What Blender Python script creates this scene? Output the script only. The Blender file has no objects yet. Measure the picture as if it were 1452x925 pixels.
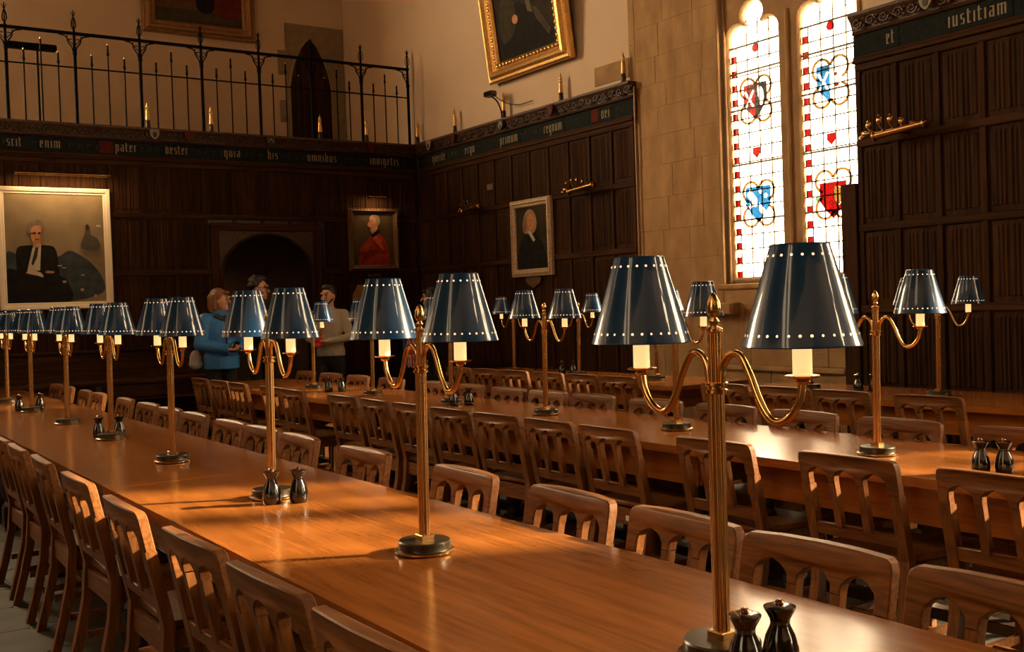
import bpy, bmesh, math, random
from mathutils import Vector, Matrix
random.seed(7)
SC = bpy.context.scene
COL = SC.collection
PI = math.pi
R = math.radians

# ------------------------------------------------------------------ camera
FPX, YAW, PITCH, ROLL, CAMH = 1508.3373, 0.5933, -0.0195, -0.0339, 1.4618
cd = bpy.data.cameras.new('camera'); cam = bpy.data.objects.new('camera', cd); COL.objects.link(cam)
fw = Vector((math.sin(YAW)*math.cos(PITCH), math.cos(YAW)*math.cos(PITCH), math.sin(PITCH)))
rt = fw.cross(Vector((0, 0, 1))).normalized(); up = rt.cross(fw)
r2 = math.cos(ROLL)*rt + math.sin(ROLL)*up; u2 = -math.sin(ROLL)*rt + math.cos(ROLL)*up
cam.matrix_world = Matrix(((r2.x, u2.x, -fw.x, 0), (r2.y, u2.y, -fw.y, 0), (r2.z, u2.z, -fw.z, CAMH), (0, 0, 0, 1)))
cd.sensor_fit = 'HORIZONTAL'; cd.sensor_width = 36.0; cd.lens = FPX*36.0/1452.0
cd.clip_start = 0.05; cd.clip_end = 200
SC.camera = cam

# ------------------------------------------------------------------ light and exposure
SKY = 57.0
world = bpy.data.worlds.new('sky'); SC.world = world; world.use_nodes = True
bgn = world.node_tree.nodes['Background']
bgn.inputs[0].default_value = (1.0, 0.73, 0.43, 1); bgn.inputs[1].default_value = SKY
SUN_M, SUN_T = 0.52, 0.40          # horizontal drift per metre, tangent of the elevation
sd = bpy.data.lights.new('sun', 'SUN'); sun = bpy.data.objects.new('sun', sd); COL.objects.link(sun)
hl = math.hypot(1, SUN_M)
sun.rotation_euler = Vector((-1, SUN_M, -SUN_T*hl)).to_track_quat('-Z', 'Y').to_euler()
sun.location = (12, -2, 8)
sd.energy = 48.0; sd.color = (1.0, 0.76, 0.46); sd.angle = R(2.0)
vs = SC.view_settings
vs.view_transform = 'Standard'; vs.look = 'None'; vs.exposure = 0.0; vs.gamma = 1.0; vs.use_curve_mapping = False
cy = SC.cycles
cy.use_denoising = True; cy.max_bounces = 7; cy.diffuse_bounces = 4; cy.glossy_bounces = 4
cy.transparent_max_bounces = 12; cy.sample_clamp_indirect = 6.0
cy.caustics_reflective = False; cy.caustics_refractive = False
def portal(name, c, w, hh, rz):
    """guides the sky light through a window opening; rz turns it to shine into the room"""
    d = bpy.data.lights.new(name, 'AREA'); d.shape = 'RECTANGLE'; d.size = w; d.size_y = hh; d.cycles.is_portal = True
    o = bpy.data.objects.new(name, d); COL.objects.link(o); o.location = c; o.rotation_euler = (PI/2, 0, rz)

# ------------------------------------------------------------------ key measures (metres)
XR, YE, YG, XL = 7.70, 13.80, 16.20, -2.70     # right wall, screen, gallery end wall, left wall
ZC = 8.6
TH = 0.75                                        # table height
GW = (-.15, 1.55, 4.4, 8.0)                      # centre, half width, sill and head of the great gallery window
WIN = [6.793, 0.19, -6.41]; YF = -9.0; LWIN = [.75, 7.2]                              # centres of the two right-hand windows

# ------------------------------------------------------------------ materials
MATS = {}
def mat(name, col, rough=.5, metal=0, spec=.5, coat=0, coat_r=.1, bump=0, bscale=30, var=0, vscale=8, col2=None, stretch=None, emit=None, estr=0, sheen=0):
    if name in MATS: return MATS[name]
    m = bpy.data.materials.new(name); MATS[name] = m; m.use_nodes = True
    nt = m.node_tree; b = nt.nodes['Principled BSDF']
    b.inputs['Base Color'].default_value = (*col, 1); b.inputs['Roughness'].default_value = rough
    b.inputs['Metallic'].default_value = metal; b.inputs['Specular IOR Level'].default_value = spec
    b.inputs['Coat Weight'].default_value = coat; b.inputs['Coat Roughness'].default_value = coat_r
    if emit: b.inputs['Emission Color'].default_value = (*emit, 1); b.inputs['Emission Strength'].default_value = estr
    if col2 is not None or bump:
        tc = nt.nodes.new('ShaderNodeTexCoord'); mp = nt.nodes.new('ShaderNodeMapping')
        nt.links.new(tc.outputs['Object'], mp.inputs[0])
        if stretch: mp.inputs['Scale'].default_value = stretch
    if col2 is not None:
        n = nt.nodes.new('ShaderNodeTexNoise'); n.inputs['Scale'].default_value = vscale; n.inputs['Detail'].default_value = 5
        nt.links.new(mp.outputs[0], n.inputs['Vector'])
        rp = nt.nodes.new('ShaderNodeValToRGB')
        rp.color_ramp.elements[0].position = .32; rp.color_ramp.elements[1].position = .68
        rp.color_ramp.elements[0].color = (*col, 1); rp.color_ramp.elements[1].color = (*col2, 1)
        nt.links.new(n.outputs[0], rp.inputs[0]); nt.links.new(rp.outputs[0], b.inputs['Base Color'])
    if bump:
        n2 = nt.nodes.new('ShaderNodeTexNoise'); n2.inputs['Scale'].default_value = bscale; n2.inputs['Detail'].default_value = 4
        nt.links.new(mp.outputs[0], n2.inputs['Vector'])
        bp = nt.nodes.new('ShaderNodeBump'); bp.inputs['Strength'].default_value = bump; bp.inputs['Distance'].default_value = .01
        nt.links.new(n2.outputs[0], bp.inputs['Height']); nt.links.new(bp.outputs[0], b.inputs['Normal'])
    return m

def wood(name, dark, light, axis='y', rough=.35, coat=0, rings=9, scale=1.0, bump=.12, spec=.5):
    """Streaky grain running along one local axis, with slower cathedral figure and per-object tone."""
    if name in MATS: return MATS[name]
    m = bpy.data.materials.new(name); MATS[name] = m; m.use_nodes = True
    nt = m.node_tree; b = nt.nodes['Principled BSDF']
    N = nt.nodes.new; L = nt.links.new
    tc = N('ShaderNodeTexCoord'); oi = N('ShaderNodeObjectInfo')
    add = N('ShaderNodeVectorMath'); add.operation = 'ADD'
    sc3 = N('ShaderNodeVectorMath'); sc3.operation = 'SCALE'; sc3.inputs['Scale'].default_value = 1.0
    comb = N('ShaderNodeCombineXYZ')
    mul = N('ShaderNodeMath'); mul.operation = 'MULTIPLY'; mul.inputs[1].default_value = 13.7
    L(oi.outputs['Random'], mul.inputs[0])
    for i in range(3): L(mul.outputs[0], comb.inputs[i])
    L(tc.outputs['Object'], add.inputs[0]); L(comb.outputs[0], add.inputs[1])
    mp = N('ShaderNodeMapping'); s = [14.0*scale]*3; s['xyz'.index(axis)] = 1.1*scale
    mp.inputs['Scale'].default_value = s; L(add.outputs[0], mp.inputs[0])
    fig = N('ShaderNodeTexNoise'); fig.inputs['Scale'].default_value = .55; fig.inputs['Detail'].default_value = 2
    L(mp.outputs[0], fig.inputs['Vector'])
    ringm = N('ShaderNodeMath'); ringm.operation = 'MULTIPLY'; ringm.inputs[1].default_value = rings
    L(fig.outputs[0], ringm.inputs[0])
    fr = N('ShaderNodeMath'); fr.operation = 'PINGPONG'; fr.inputs[1].default_value = .5; L(ringm.outputs[0], fr.inputs[0])
    fine = N('ShaderNodeTexNoise'); fine.inputs['Scale'].default_value = 5; fine.inputs['Detail'].default_value = 6
    L(mp.outputs[0], fine.inputs['Vector'])
    mx = N('ShaderNodeMath'); mx.operation = 'ADD'; L(fr.outputs[0], mx.inputs[0]); L(fine.outputs[0], mx.inputs[1])
    rp = N('ShaderNodeValToRGB'); e = rp.color_ramp.elements
    e[0].position = .42; e[1].position = 1.0; e[0].color = (*dark, 1); e[1].color = (*light, 1)
    L(mx.outputs[0], rp.inputs[0])
    hs = N('ShaderNodeHueSaturation'); va = N('ShaderNodeMapRange')
    va.inputs['To Min'].default_value = .82; va.inputs['To Max'].default_value = 1.16
    L(oi.outputs['Random'], va.inputs[0]); L(va.outputs[0], hs.inputs['Value']); L(rp.outputs[0], hs.inputs['Color'])
    L(hs.outputs[0], b.inputs['Base Color'])
    rr = N('ShaderNodeMapRange'); rr.inputs['To Min'].default_value = rough*.85; rr.inputs['To Max'].default_value = rough*1.2
    L(fine.outputs[0], rr.inputs[0]); L(rr.outputs[0], b.inputs['Roughness'])
    b.inputs['Coat Weight'].default_value = coat; b.inputs['Coat Roughness'].default_value = .12; b.inputs['Specular IOR Level'].default_value = spec
    if bump:
        bp = N('ShaderNodeBump'); bp.inputs['Strength'].default_value = bump; bp.inputs['Distance'].default_value = .002
        L(fine.outputs[0], bp.inputs['Height']); L(bp.outputs[0], b.inputs['Normal'])
    return m

def glass(name, col):
    if name in MATS: return MATS[name]
    m = bpy.data.materials.new(name); MATS[name] = m; m.use_nodes = True
    nt = m.node_tree; nt.nodes.remove(nt.nodes['Principled BSDF'])
    out = nt.nodes['Material Output']; t = nt.nodes.new('ShaderNodeBsdfTransparent'); g = nt.nodes.new('ShaderNodeBsdfGlossy')
    g.inputs['Roughness'].default_value = .15; mixn = nt.nodes.new('ShaderNodeMixShader'); mixn.inputs[0].default_value = .015
    t.inputs[0].default_value = (*[c**.5 for c in col], 1)   # two faces per pane
    nt.links.new(t.outputs[0], mixn.inputs[1]); nt.links.new(g.outputs[0], mixn.inputs[2]); nt.links.new(mixn.outputs[0], out.inputs[0])
    return m

TABLE = wood('table_oak', (.225, .071, .013), (.325, .110, .022), 'y', rough=.18, coat=0, rings=4, bump=0, spec=.42)
TABLE_X = wood('table_oak_end', (.225, .071, .013), (.325, .110, .022), 'x', rough=.18, coat=0, rings=4, bump=0, spec=.42)
CHAIR = wood('chair_oak', (.122, .0435, .0105), (.225, .085, .023), 'z', rough=.42, coat=0, spec=.25, rings=6, scale=2.0)
CHAIRH = wood('chair_oak_cross', (.122, .0435, .0105), (.225, .085, .023), 'x', rough=.42, coat=0, spec=.25, rings=7, scale=2.0)
PANEL = wood('panel_oak', (.024, .0092, .0031), (.054, .0215, .0072), 'z', rough=.62, rings=4, spec=.07)
PANELH = wood('panel_oak_rail', (.027, .0104, .0035), (.062, .0250, .0084), 'x', rough=.62, rings=4, spec=.07)
CARVED = mat('carved_oak', (.036, .014, .005), .5, col2=(.085, .034, .012), vscale=24, bump=.6, bscale=60)
DARKOAK = mat('old_dark_oak', (.014, .007, .003), .45, col2=(.035, .017, .007), vscale=9)
PLASTER = mat('cream_plaster', (.66, .50, .35), .9, col2=(.71, .54, .38), vscale=1.6, bump=.08, bscale=45)
STONE = mat('tooled_limestone', (.32, .186, .080), .92, col2=(.48, .30, .138), vscale=5.5, bump=.8, bscale=34, stretch=(1, 1, .42))
STONE2 = mat('weathered_limestone', (.29, .17, .075), .92, col2=(.43, .265, .125), vscale=4, bump=.6, bscale=34)
MORTAR = mat('lime_mortar', (.36, .22, .10), .95, col2=(.45, .285, .135), vscale=9, bump=.3, bscale=50)
GREYSTONE = mat('grey_dressed_stone', (.24, .185, .115), .9, col2=(.32, .25, .16), vscale=7, bump=.3, bscale=40)
TILE = mat('pale_floor_slab', (.055, .049, .037), .7, spec=.12, col2=(.085, .075, .057), vscale=5)
TILED = mat('black_floor_diamond', (.012, .011, .010), .35, col2=(.02, .018, .016), vscale=8)
GROUT = mat('floor_grout', (.10, .085, .07), .9, col2=(.13, .11, .09), vscale=20)
IRON = mat('black_iron', (.006, .0055, .005), .8, metal=0, spec=.08, bump=.15, bscale=80)
GOLD = mat('gilt', (.72, .40, .12), .33, metal=.85, col2=(.90, .58, .22), vscale=30, bump=.25, bscale=50)
GILTD = mat('worn_gilt', (.55, .40, .25), .5, metal=.25, col2=(.80, .63, .44), vscale=40, bump=.6, bscale=70)
GILTDARK = mat('dark_gilt', (.10, .05, .018), .5, metal=.4, col2=(.20, .10, .035), vscale=40, bump=.5, bscale=70)
GILTMID = mat('brown_gilt', (.22, .115, .04), .5, metal=.3, col2=(.38, .20, .075), vscale=40, bump=.5, bscale=70)
BRASS = mat('lamp_brass', (.66, .36, .12), .20, metal=1, col2=(.76, .46, .18), vscale=12)
BRASSD = mat('aged_brass', (.50, .27, .095), .26, metal=1, col2=(.62, .36, .135), vscale=14)
BRONZE = mat('bronze_base', (.034, .025, .014), .32, metal=.5, col2=(.05, .036, .02), vscale=10)
BLUE = mat('navy_lacquer', (.0065, .037, .098), .3, metal=0, spec=.15, coat=.8, coat_r=.03, col2=(.008, .043, .112), vscale=6)
CANDLE = mat('lit_candle_sleeve', (.8, .6, .3), .5, emit=(1, .66, .26), estr=1.0, col2=(.85, .65, .33), vscale=5)
HOLE = mat('lamplit_hole', (.9, .6, .4), .5, emit=(1, .60, .36), estr=1.6, col2=(.9, .7, .5), vscale=90)
BLACKGL = mat('black_glazed_wood', (.004, .004, .004), .14, spec=.6, coat=.6, col2=(.007, .006, .006), vscale=12)
COPPER = mat('copper_knob', (.80, .36, .22), .2, metal=1, col2=(.85, .42, .28), vscale=30)
LEAD = mat('window_lead', (.16, .12, .08), .6, col2=(.14, .11, .07), vscale=30)
WG = glass('clear_quarry', (.86, .86, .86)); GRIS = glass('grisaille_quarry', (.32, .32, .32))
RG = glass('ruby_glass', (.048, .0009, .0009)); RG2 = glass('ruby_border_glass', (.014, .0004, .0005))
BG = glass('azure_glass', (.0045, .036, .105)); KG = glass('sable_glass', (.004, .0033, .0025)); YG_ = glass('amber_glass', (.05, .027, .006)); WG2 = glass('pale_glass', (.6, .6, .58))
BANDM = mat('painted_blue_band', (.006, .011, .013), .8, spec=.1, col2=(.018, .023, .020), vscale=20)
LETTER = mat('painted_letter', (.30, .24, .15), .7, spec=.1, col2=(.38, .31, .20), vscale=30)
REDPATCH = mat('painted_red', (.09, .012, .008), .8, spec=.1, col2=(.12, .02, .01), vscale=30)
WHITEFR = mat('cream_frame', (.80, .68, .52), .6, col2=(.85, .73, .57), vscale=10)
PAPER = mat('white_paper', (.75, .70, .62), .7, col2=(.8, .76, .68), vscale=20)
CABLE = mat('cable_rubber', (.015, .012, .010), .5, col2=(.02, .016, .012), vscale=20)
GREYBOX = mat('grey_plastic', (.07, .055, .042), .5, col2=(.085, .068, .05), vscale=20)
COPPIPE = mat('painted_conduit', (.45, .27, .15), .4, col2=(.5, .31, .18), vscale=20)

# ------------------------------------------------------------------ mesh helpers
class MB:
    def __init__(s): s.v = []; s.f = []
    def add(s, vs_, fs):
        o = len(s.v); s.v += [tuple(p) for p in vs_]; s.f += [tuple(i+o for i in f) for f in fs]; return s
    def box(s, x0, x1, y0, y1, z0, z1, ch=0):
        if ch <= 0:
            return s.add([(x0,y0,z0),(x1,y0,z0),(x1,y1,z0),(x0,y1,z0),(x0,y0,z1),(x1,y0,z1),(x1,y1,z1),(x0,y1,z1)],
                     [(0,3,2,1),(4,5,6,7),(0,1,5,4),(1,2,6,5),(2,3,7,6),(3,0,4,7)])
        bm = bmesh.new(); bmesh.ops.create_cube(bm, size=1)
        bmesh.ops.scale(bm, vec=(x1-x0, y1-y0, z1-z0), verts=bm.verts)
        bmesh.ops.translate(bm, vec=((x0+x1)/2, (y0+y1)/2, (z0+z1)/2), verts=bm.verts)
        bmesh.ops.bevel(bm, geom=bm.edges[:], offset=ch, segments=1, affect='EDGES')
        bm.verts.index_update(); s.add([v.co[:] for v in bm.verts], [[v.index for v in f.verts] for f in bm.faces]); bm.free(); return s
    def lathe(s, prof, n=20, c=(0,0,0), cap=True):
        o = []; 
        for r, z in prof:
            for k in range(n): a = 2*PI*k/n; o.append((c[0]+r*math.cos(a), c[1]+r*math.sin(a), c[2]+z))
        fs = []
        for i in range(len(prof)-1):
            for k in range(n): fs.append((i*n+k, i*n+(k+1)%n, (i+1)*n+(k+1)%n, (i+1)*n+k))
        if cap: fs.append(tuple(range(n-1, -1, -1))); fs.append(tuple((len(prof)-1)*n+k for k in range(n)))
        return s.add(o, fs)
    def tube(s, path, r, n=10, cap=True):
        path = [Vector(p) for p in path]; m = len(path); rr = r if isinstance(r, (list, tuple)) else [r]*m
        t0 = (path[1]-path[0]).normalized(); a = Vector((0,0,1)) if abs(t0.z) < .9 else Vector((1,0,0))
        u = t0.cross(a).normalized(); o = []
        for i, p in enumerate(path):
            t = (path[min(i+1, m-1)]-path[max(i-1, 0)]).normalized()
            u = (u - t*u.dot(t)).normalized(); w = t.cross(u)
            for k in range(n): q = 2*PI*k/n; o.append(p + (u*math.cos(q)+w*math.sin(q))*rr[i])
        fs = []
        for i in range(m-1):
            for k in range(n): fs.append((i*n+k, i*n+(k+1)%n, (i+1)*n+(k+1)%n, (i+1)*n+k))
        if cap: fs.append(tuple(range(n-1, -1, -1))); fs.append(tuple((m-1)*n+k for k in range(n)))
        return s.add(o, fs)
    def ball(s, c, r, n=10, m=7):
        rx, ry, rz = r if isinstance(r, (tuple, list)) else (r, r, r)
        o = [(c[0], c[1], c[2]-rz)]; fs = []
        for i in range(1, m):
            a = -PI/2+PI*i/m
            for k in range(n): q = 2*PI*k/n; o.append((c[0]+rx*math.cos(a)*math.cos(q), c[1]+ry*math.cos(a)*math.sin(q), c[2]+rz*math.sin(a)))
        o.append((c[0], c[1], c[2]+rz)); e = len(o)-1
        for k in range(n): fs.append((0, 1+(k+1)%n, 1+k)); fs.append((e, e-n+k, e-n+(k+1)%n))
        for i in range(m-2):
            for k in range(n): fs.append((1+i*n+k, 1+i*n+(k+1)%n, 1+(i+1)*n+(k+1)%n, 1+(i+1)*n+k))
        return s.add(o, fs)
    def cone(s, a, b, ra, rb, n=12):
        """tapered limb with ball ends"""
        s.tube([a, b], [ra, rb], n); s.ball(a, ra, n, 8); s.ball(b, rb, n, 8); return s
    def mesh(s, name, m=None, smooth=None):
        me = bpy.data.meshes.new(name); me.from_pydata(s.v, [], s.f)
        bm = bmesh.new(); bm.from_mesh(me); bmesh.ops.recalc_face_normals(bm, faces=bm.faces); bm.to_mesh(me); bm.free()
        fin(me, m, smooth); return me
    def build(s, name, m, parent=None, loc=(0,0,0), rot=(0,0,0), smooth=None):
        return put(name, s.mesh(name, m, smooth), parent, loc, rot)
def fin(me, m, smooth):
    if m: me.materials.clear(); me.materials.append(m)
    if smooth is not None:
        me.polygons.foreach_set('use_smooth', [True]*len(me.polygons)); me.set_sharp_from_angle(angle=R(smooth))
    me.update()
def put(name, me, parent=None, loc=(0,0,0), rot=(0,0,0)):
    o = bpy.data.objects.new(name, me); COL.objects.link(o); o.parent = parent; o.location = loc; o.rotation_euler = rot
    return o
def empty(name, loc=(0,0,0), rz=0, parent=None):
    o = bpy.data.objects.new(name, None); COL.objects.link(o); o.location = loc; o.rotation_euler = (0,0,rz); o.parent = parent
    o.empty_display_size = .1
    return o
def tag(o, label, cat, group=None):
    o['label'] = label; o['category'] = cat
    if group: o['group'] = group
    return o
def struct(o, label=None):
    o['kind'] = 'structure'
    if label: o['label'] = label
    return o
def copy_tree(o, parent=None):
    c = o.copy(); COL.objects.link(c); c.parent = parent
    for ch in list(o.children): copy_tree(ch, c)
    return c
_tmp = [0]
def plate(outline, holes=(), depth=.02, bevel=0, m=None, smooth=None, res=0):
    """Flat plate with holes, outline given in (x,z); front face at y=0, back at y=depth."""
    cu = bpy.data.curves.new('plate', 'CURVE'); cu.dimensions = '2D'; cu.fill_mode = 'BOTH'
    for pts in [outline]+list(holes):
        sp = cu.splines.new('POLY'); sp.points.add(len(pts)-1); sp.use_cyclic_u = True
        for i, p in enumerate(pts): sp.points[i].co = (p[0], p[1], 0, 1)
    cu.extrude = depth/2 - bevel; cu.bevel_depth = bevel; cu.bevel_resolution = res; cu.offset = -bevel
    ob = bpy.data.objects.new('plate', cu); COL.objects.link(ob)
    bpy.context.view_layer.update()
    me = bpy.data.meshes.new_from_object(ob.evaluated_get(bpy.context.evaluated_depsgraph_get()))
    bpy.data.objects.remove(ob); bpy.data.curves.remove(cu)
    me.transform(Matrix.Translation((0, depth/2, 0)) @ Matrix.Rotation(PI/2, 4, 'X'))
    fin(me, m, smooth); return me
def rect(x0, x1, z0, z1): return [(x0,z0),(x1,z0),(x1,z1),(x0,z1)]
def rrect(x0, x1, z0, z1, r, n=4, top_only=False):
    p = []
    for (cx, cz, a0) in ((x1-r, z0+r, -90), (x1-r, z1-r, 0), (x0+r, z1-r, 90), (x0+r, z0+r, 180)):
        if top_only and a0 in (-90, 180): p.append((cx+(r if a0 == -90 else -r), cz-r)); continue
        for k in range(n+1): a = R(a0+90*k/n); p.append((cx+r*math.cos(a), cz+r*math.sin(a)))
    return p
def ell(cx, cz, rx, rz, n=24, a0=0): return [(cx+rx*math.cos(2*PI*k/n+a0), cz+rz*math.sin(2*PI*k/n+a0)) for k in range(n)]
def spl(pts, n=5):
    """closed smooth outline through the points"""
    o = []; m = len(pts)
    for i in range(m):
        p0, p1, p2, p3 = (pts[(i+j-1) % m] for j in range(4))
        for k in range(n):
            t = k/n
            o.append(tuple(.5*((2*p1[d])+(-p0[d]+p2[d])*t+(2*p0[d]-5*p1[d]+4*p2[d]-p3[d])*t*t+(-p0[d]+3*p1[d]-3*p2[d]+p3[d])*t**3) for d in range(2)))
    return o
def cr(pts, n=6):
    """open smooth curve through 3D points"""
    o = []; P = [Vector(p) for p in pts]; P = [P[0]*2-P[1]]+P+[P[-1]*2-P[-2]]
    for i in range(1, len(P)-2):
        for k in range(n):
            t = k/n; o.append(.5*((2*P[i])+(-P[i-1]+P[i+1])*t+(2*P[i-1]-5*P[i]+4*P[i+1]-P[i+2])*t*t+(-P[i-1]+3*P[i]-3*P[i+1]+P[i+2])*t**3))
    o.append(P[-2]); return o
ORD = ['first','second','third','fourth','fifth','sixth','seventh','eighth','ninth','tenth','eleventh','twelfth','thirteenth','fourteenth','fifteenth','sixteenth','seventeenth','eighteenth']

# ------------------------------------------------------------------ room shell
floor = MB().box(XL-1, XR+1.2, YF-.3, YG+.3, -.12, -.006).build('floor', GROUT); struct(floor)
ceiling = MB().box(XL-.6, XR+1.0, YF-.3, YG+.4, ZC, ZC+.2).build('ceiling', DARKOAK); struct(ceiling)
# floor slabs with clipped corners and black diamonds between them
TS, TC = .46, .075
h = TS/2-.003
slab = MB(); oc = [(h-TC,-h),(h,-h+TC),(h,h-TC),(h-TC,h),(-h+TC,h),(-h,h-TC),(-h,-h+TC),(-h+TC,-h)]
slab.add([(x,y,-.03) for x,y in oc]+[(x,y,0) for x,y in oc], [tuple(range(7,-1,-1)), tuple(range(8,16))]+[(i,(i+1)%8,8+(i+1)%8,8+i) for i in range(8)])
slab_me = slab.mesh('floor_slab', TILE)
dd = TC-.005
dm = MB(); oc = [(dd,0),(0,dd),(-dd,0),(0,-dd)]
dm.add([(x,y,-.03) for x,y in oc]+[(x,y,0) for x,y in oc], [(3,2,1,0),(4,5,6,7)]+[(i,(i+1)%4,4+(i+1)%4,4+i) for i in range(4)])
diam_me = dm.mesh('black_diamond', TILED)
FX0, FX1, FY0, FY1 = -.9, 6.2, .9, 7.4
nx, ny = int((FX1-FX0)/TS), int((FY1-FY0)/TS)
for i in range(nx):
    for j in range(ny):
        put('floor_slab', slab_me, floor, (FX0+(i+.5)*TS, FY0+(j+.5)*TS, 0))
        if i and j: put('black_diamond', diam_me, floor, (FX0+i*TS, FY0+j*TS, 0))
FX1, FY1 = FX0+nx*TS, FY0+ny*TS
rest = MB()
for i in range(-4, 20):
    for j in range(-22, 34):
        x, y = FX0+(i+.5)*TS, FY0+(j+.5)*TS
        if 0 <= i < nx and 0 <= j < ny: continue
        if x < XL or x > XR-.2 or y < YF or y > YG: continue
        rest.add([(x+a, y+b, c) for a, b, c in slab.v], slab.f)
ro = rest.build('distant_slabs', TILE, floor); ro['kind'] = 'stuff'

# walls: local x along the wall (to the right seen from the room), local y into the wall, z up
WH0, WH1 = 1.60, 6.4                # window opening heights
def win_hole(c): return rect(-c-.85, -c+.85, WH0, WH1)
wr = put('wall_right', plate(rect(-YG-.3, -YF+.3, 0, ZC), [win_hole(c) for c in WIN], .22, 0, PLASTER), None, (XR+.04, 0, 0), (0, 0, -PI/2)); struct(wr)
wl = put('wall_left', plate(rect(YF-.3, YG+.3, 0, ZC), [rect(c-.7, c+.7, 1.9, 6.2) for c in LWIN], .7, 0, PLASTER), None, (XL, 0, 0), (0, 0, PI/2)); struct(wl)
wf = MB().box(XL-.2, XR+.9, YF-.3, YF, 0, ZC).build('wall_front', PLASTER); struct(wf)
wg = put('wall_gallery', plate(rect(XL-.2, XR+.9, 0, ZC), [rect(GW[0]-GW[1], GW[0]+GW[1], GW[2], GW[3])], .35, 0, PLASTER), None, (0, YG, 0)); struct(wg)
portal('daylight_portal', (GW[0], YG+.34, (GW[2]+GW[3])/2), 2*GW[1], GW[3]-GW[2], -PI)
gw = struct(empty('window_3', (GW[0], YG+.2, GW[2])))
q, hh = GW[1], GW[3]-GW[2]
m = MB().box(-q, -q+.08, 0, .12, 0, hh).box(q-.08, q, 0, .12, 0, hh).box(-q, q, 0, .12, 0, .08).box(-q, q, 0, .12, hh-.08, hh)
for k in (-.5, 0, .5): m.box(k*q-.06, k*q+.06, 0, .12, 0, hh)
m.build('window_frame', STONE2, gw)
for k in range(4): MB().box(-q+.5*q*k+.08, -q+.5*q*(k+1)-.07, .05, .056, .08, hh-.08).build('pane', WG, gw)
for c in WIN: portal('daylight_portal', (XR+.3, c, (WH0+WH1)/2), 1.7, WH1-WH0, PI/2)

for i, c in enumerate(LWIN):
    w = struct(empty('window_%d' % (i+5), (XL, c, 1.9), PI/2))
    m = MB().box(-.7, -.58, .2, .34, 0, 4.3).box(.58, .7, .2, .34, 0, 4.3).box(-.7, .7, .2, .34, 0, .1).box(-.7, .7, .2, .34, 4.2, 4.3).box(-.12, .12, .2, .34, 0, 4.3)
    m.build('window_frame', STONE2, w)
    for x0 in (-.58, .12): MB().box(x0, x0+.46, .26, .266, .1, 4.2).build('pane', glass('dim_grisaille', (.10, .10, .10)), w)
for a, b in ((YF, LWIN[0]-.75), (LWIN[0]+.75, LWIN[1]-.75), (LWIN[1]+.75, YE)):
    MB().box(a, b, -.05, 0, 0, 3.44).build('oak_boarding', PANEL, wl); MB().box(a, b, -.12, 0, 3.44, 3.87).build('oak_cornice', CARVED, wl)
MB().box(5.45, .75+.1, -.05, 0, 0, 3.44).build('oak_boarding', PANEL, wr); MB().box(.75+.1, 5.45, -.12, 0, 3.44, 3.87).build('oak_cornice', CARVED, wr)
MB().box(XL, XR, YF, YF+.05, 0, 3.44).build('oak_boarding', PANEL, wf); MB().box(XL, XR, YF, YF+.12, 3.44, 3.87).build('oak_cornice', CARVED, wf)
# ---- the oak screen across the end, with its arched doorway
A0, A1, AS, AZ = 4.70, 6.00, 2.03, 2.53
def arch(x0, x1, zs, za, n=8):
    c = (x0+x1)/2; hw = (x1-x0)/2; pts = []
    for k in range(2*n+1):
        t = -1+k/n
        pts.append((c+hw*t, zs+(za-zs)*(1-abs(t)**2.1)**.62))
    return pts
door_out = [(A0, .0)]+arch(A0, A1, AS, AZ)+[(A1, .0)]
wb = put('wall_back', plate([(XL, 0), (A0, 0)]+arch(A0, A1, AS, AZ)+[(A1, 0), (XR+.04, 0), (XR+.04, 3.80), (XL, 3.80)], [], .22, 0, DARKOAK), None, (0, YE+.04, 0)); struct(wb)
struct(MB().box(XL, XR+.04, YE+.27, YG-.01, 3.60, 3.66).build('floor_gallery', DARKOAK))

# linenfold panel
def linen(w, hh):
    pr = [(0,0),(.05,0),(.09,.010),(.20,.012),(.25,.002),(.31,.014),(.36,.004),(.42,.018),(.47,.006),(.53,.006),(.58,.018),(.64,.004),(.69,.014),(.75,.002),(.80,.012),(.91,.010),(.95,0),(1,0)]
    m = MB(); n = len(pr); zs = [(0,0),(.035,.15),(.05,1),(hh-.05,1),(hh-.035,.15),(hh,0)]; vs_ = []
    for z, k in zs:
        for i, (u, d) in enumerate(pr): vs_.append((u*w-w/2, -d*k*.75, z+(.012*math.sin(u*PI*4)**2 if 0 < z < hh and k < 1 else 0)))
    fs = [(r_*n+i, r_*n+i+1, (r_+1)*n+i+1, (r_+1)*n+i) for r_ in range(len(zs)-1) for i in range(n-1)]
    m.add(vs_, fs); return m.mesh('linenfold_panel', PANEL)
LIN = {}
ROWS = [(.14, .58), (.64, 1.29), (1.36, 1.99), (2.06, 2.72), (2.79, 3.38)]
RAILS = [.06, .61, 1.325, 2.025, 2.755, 3.41]
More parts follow.
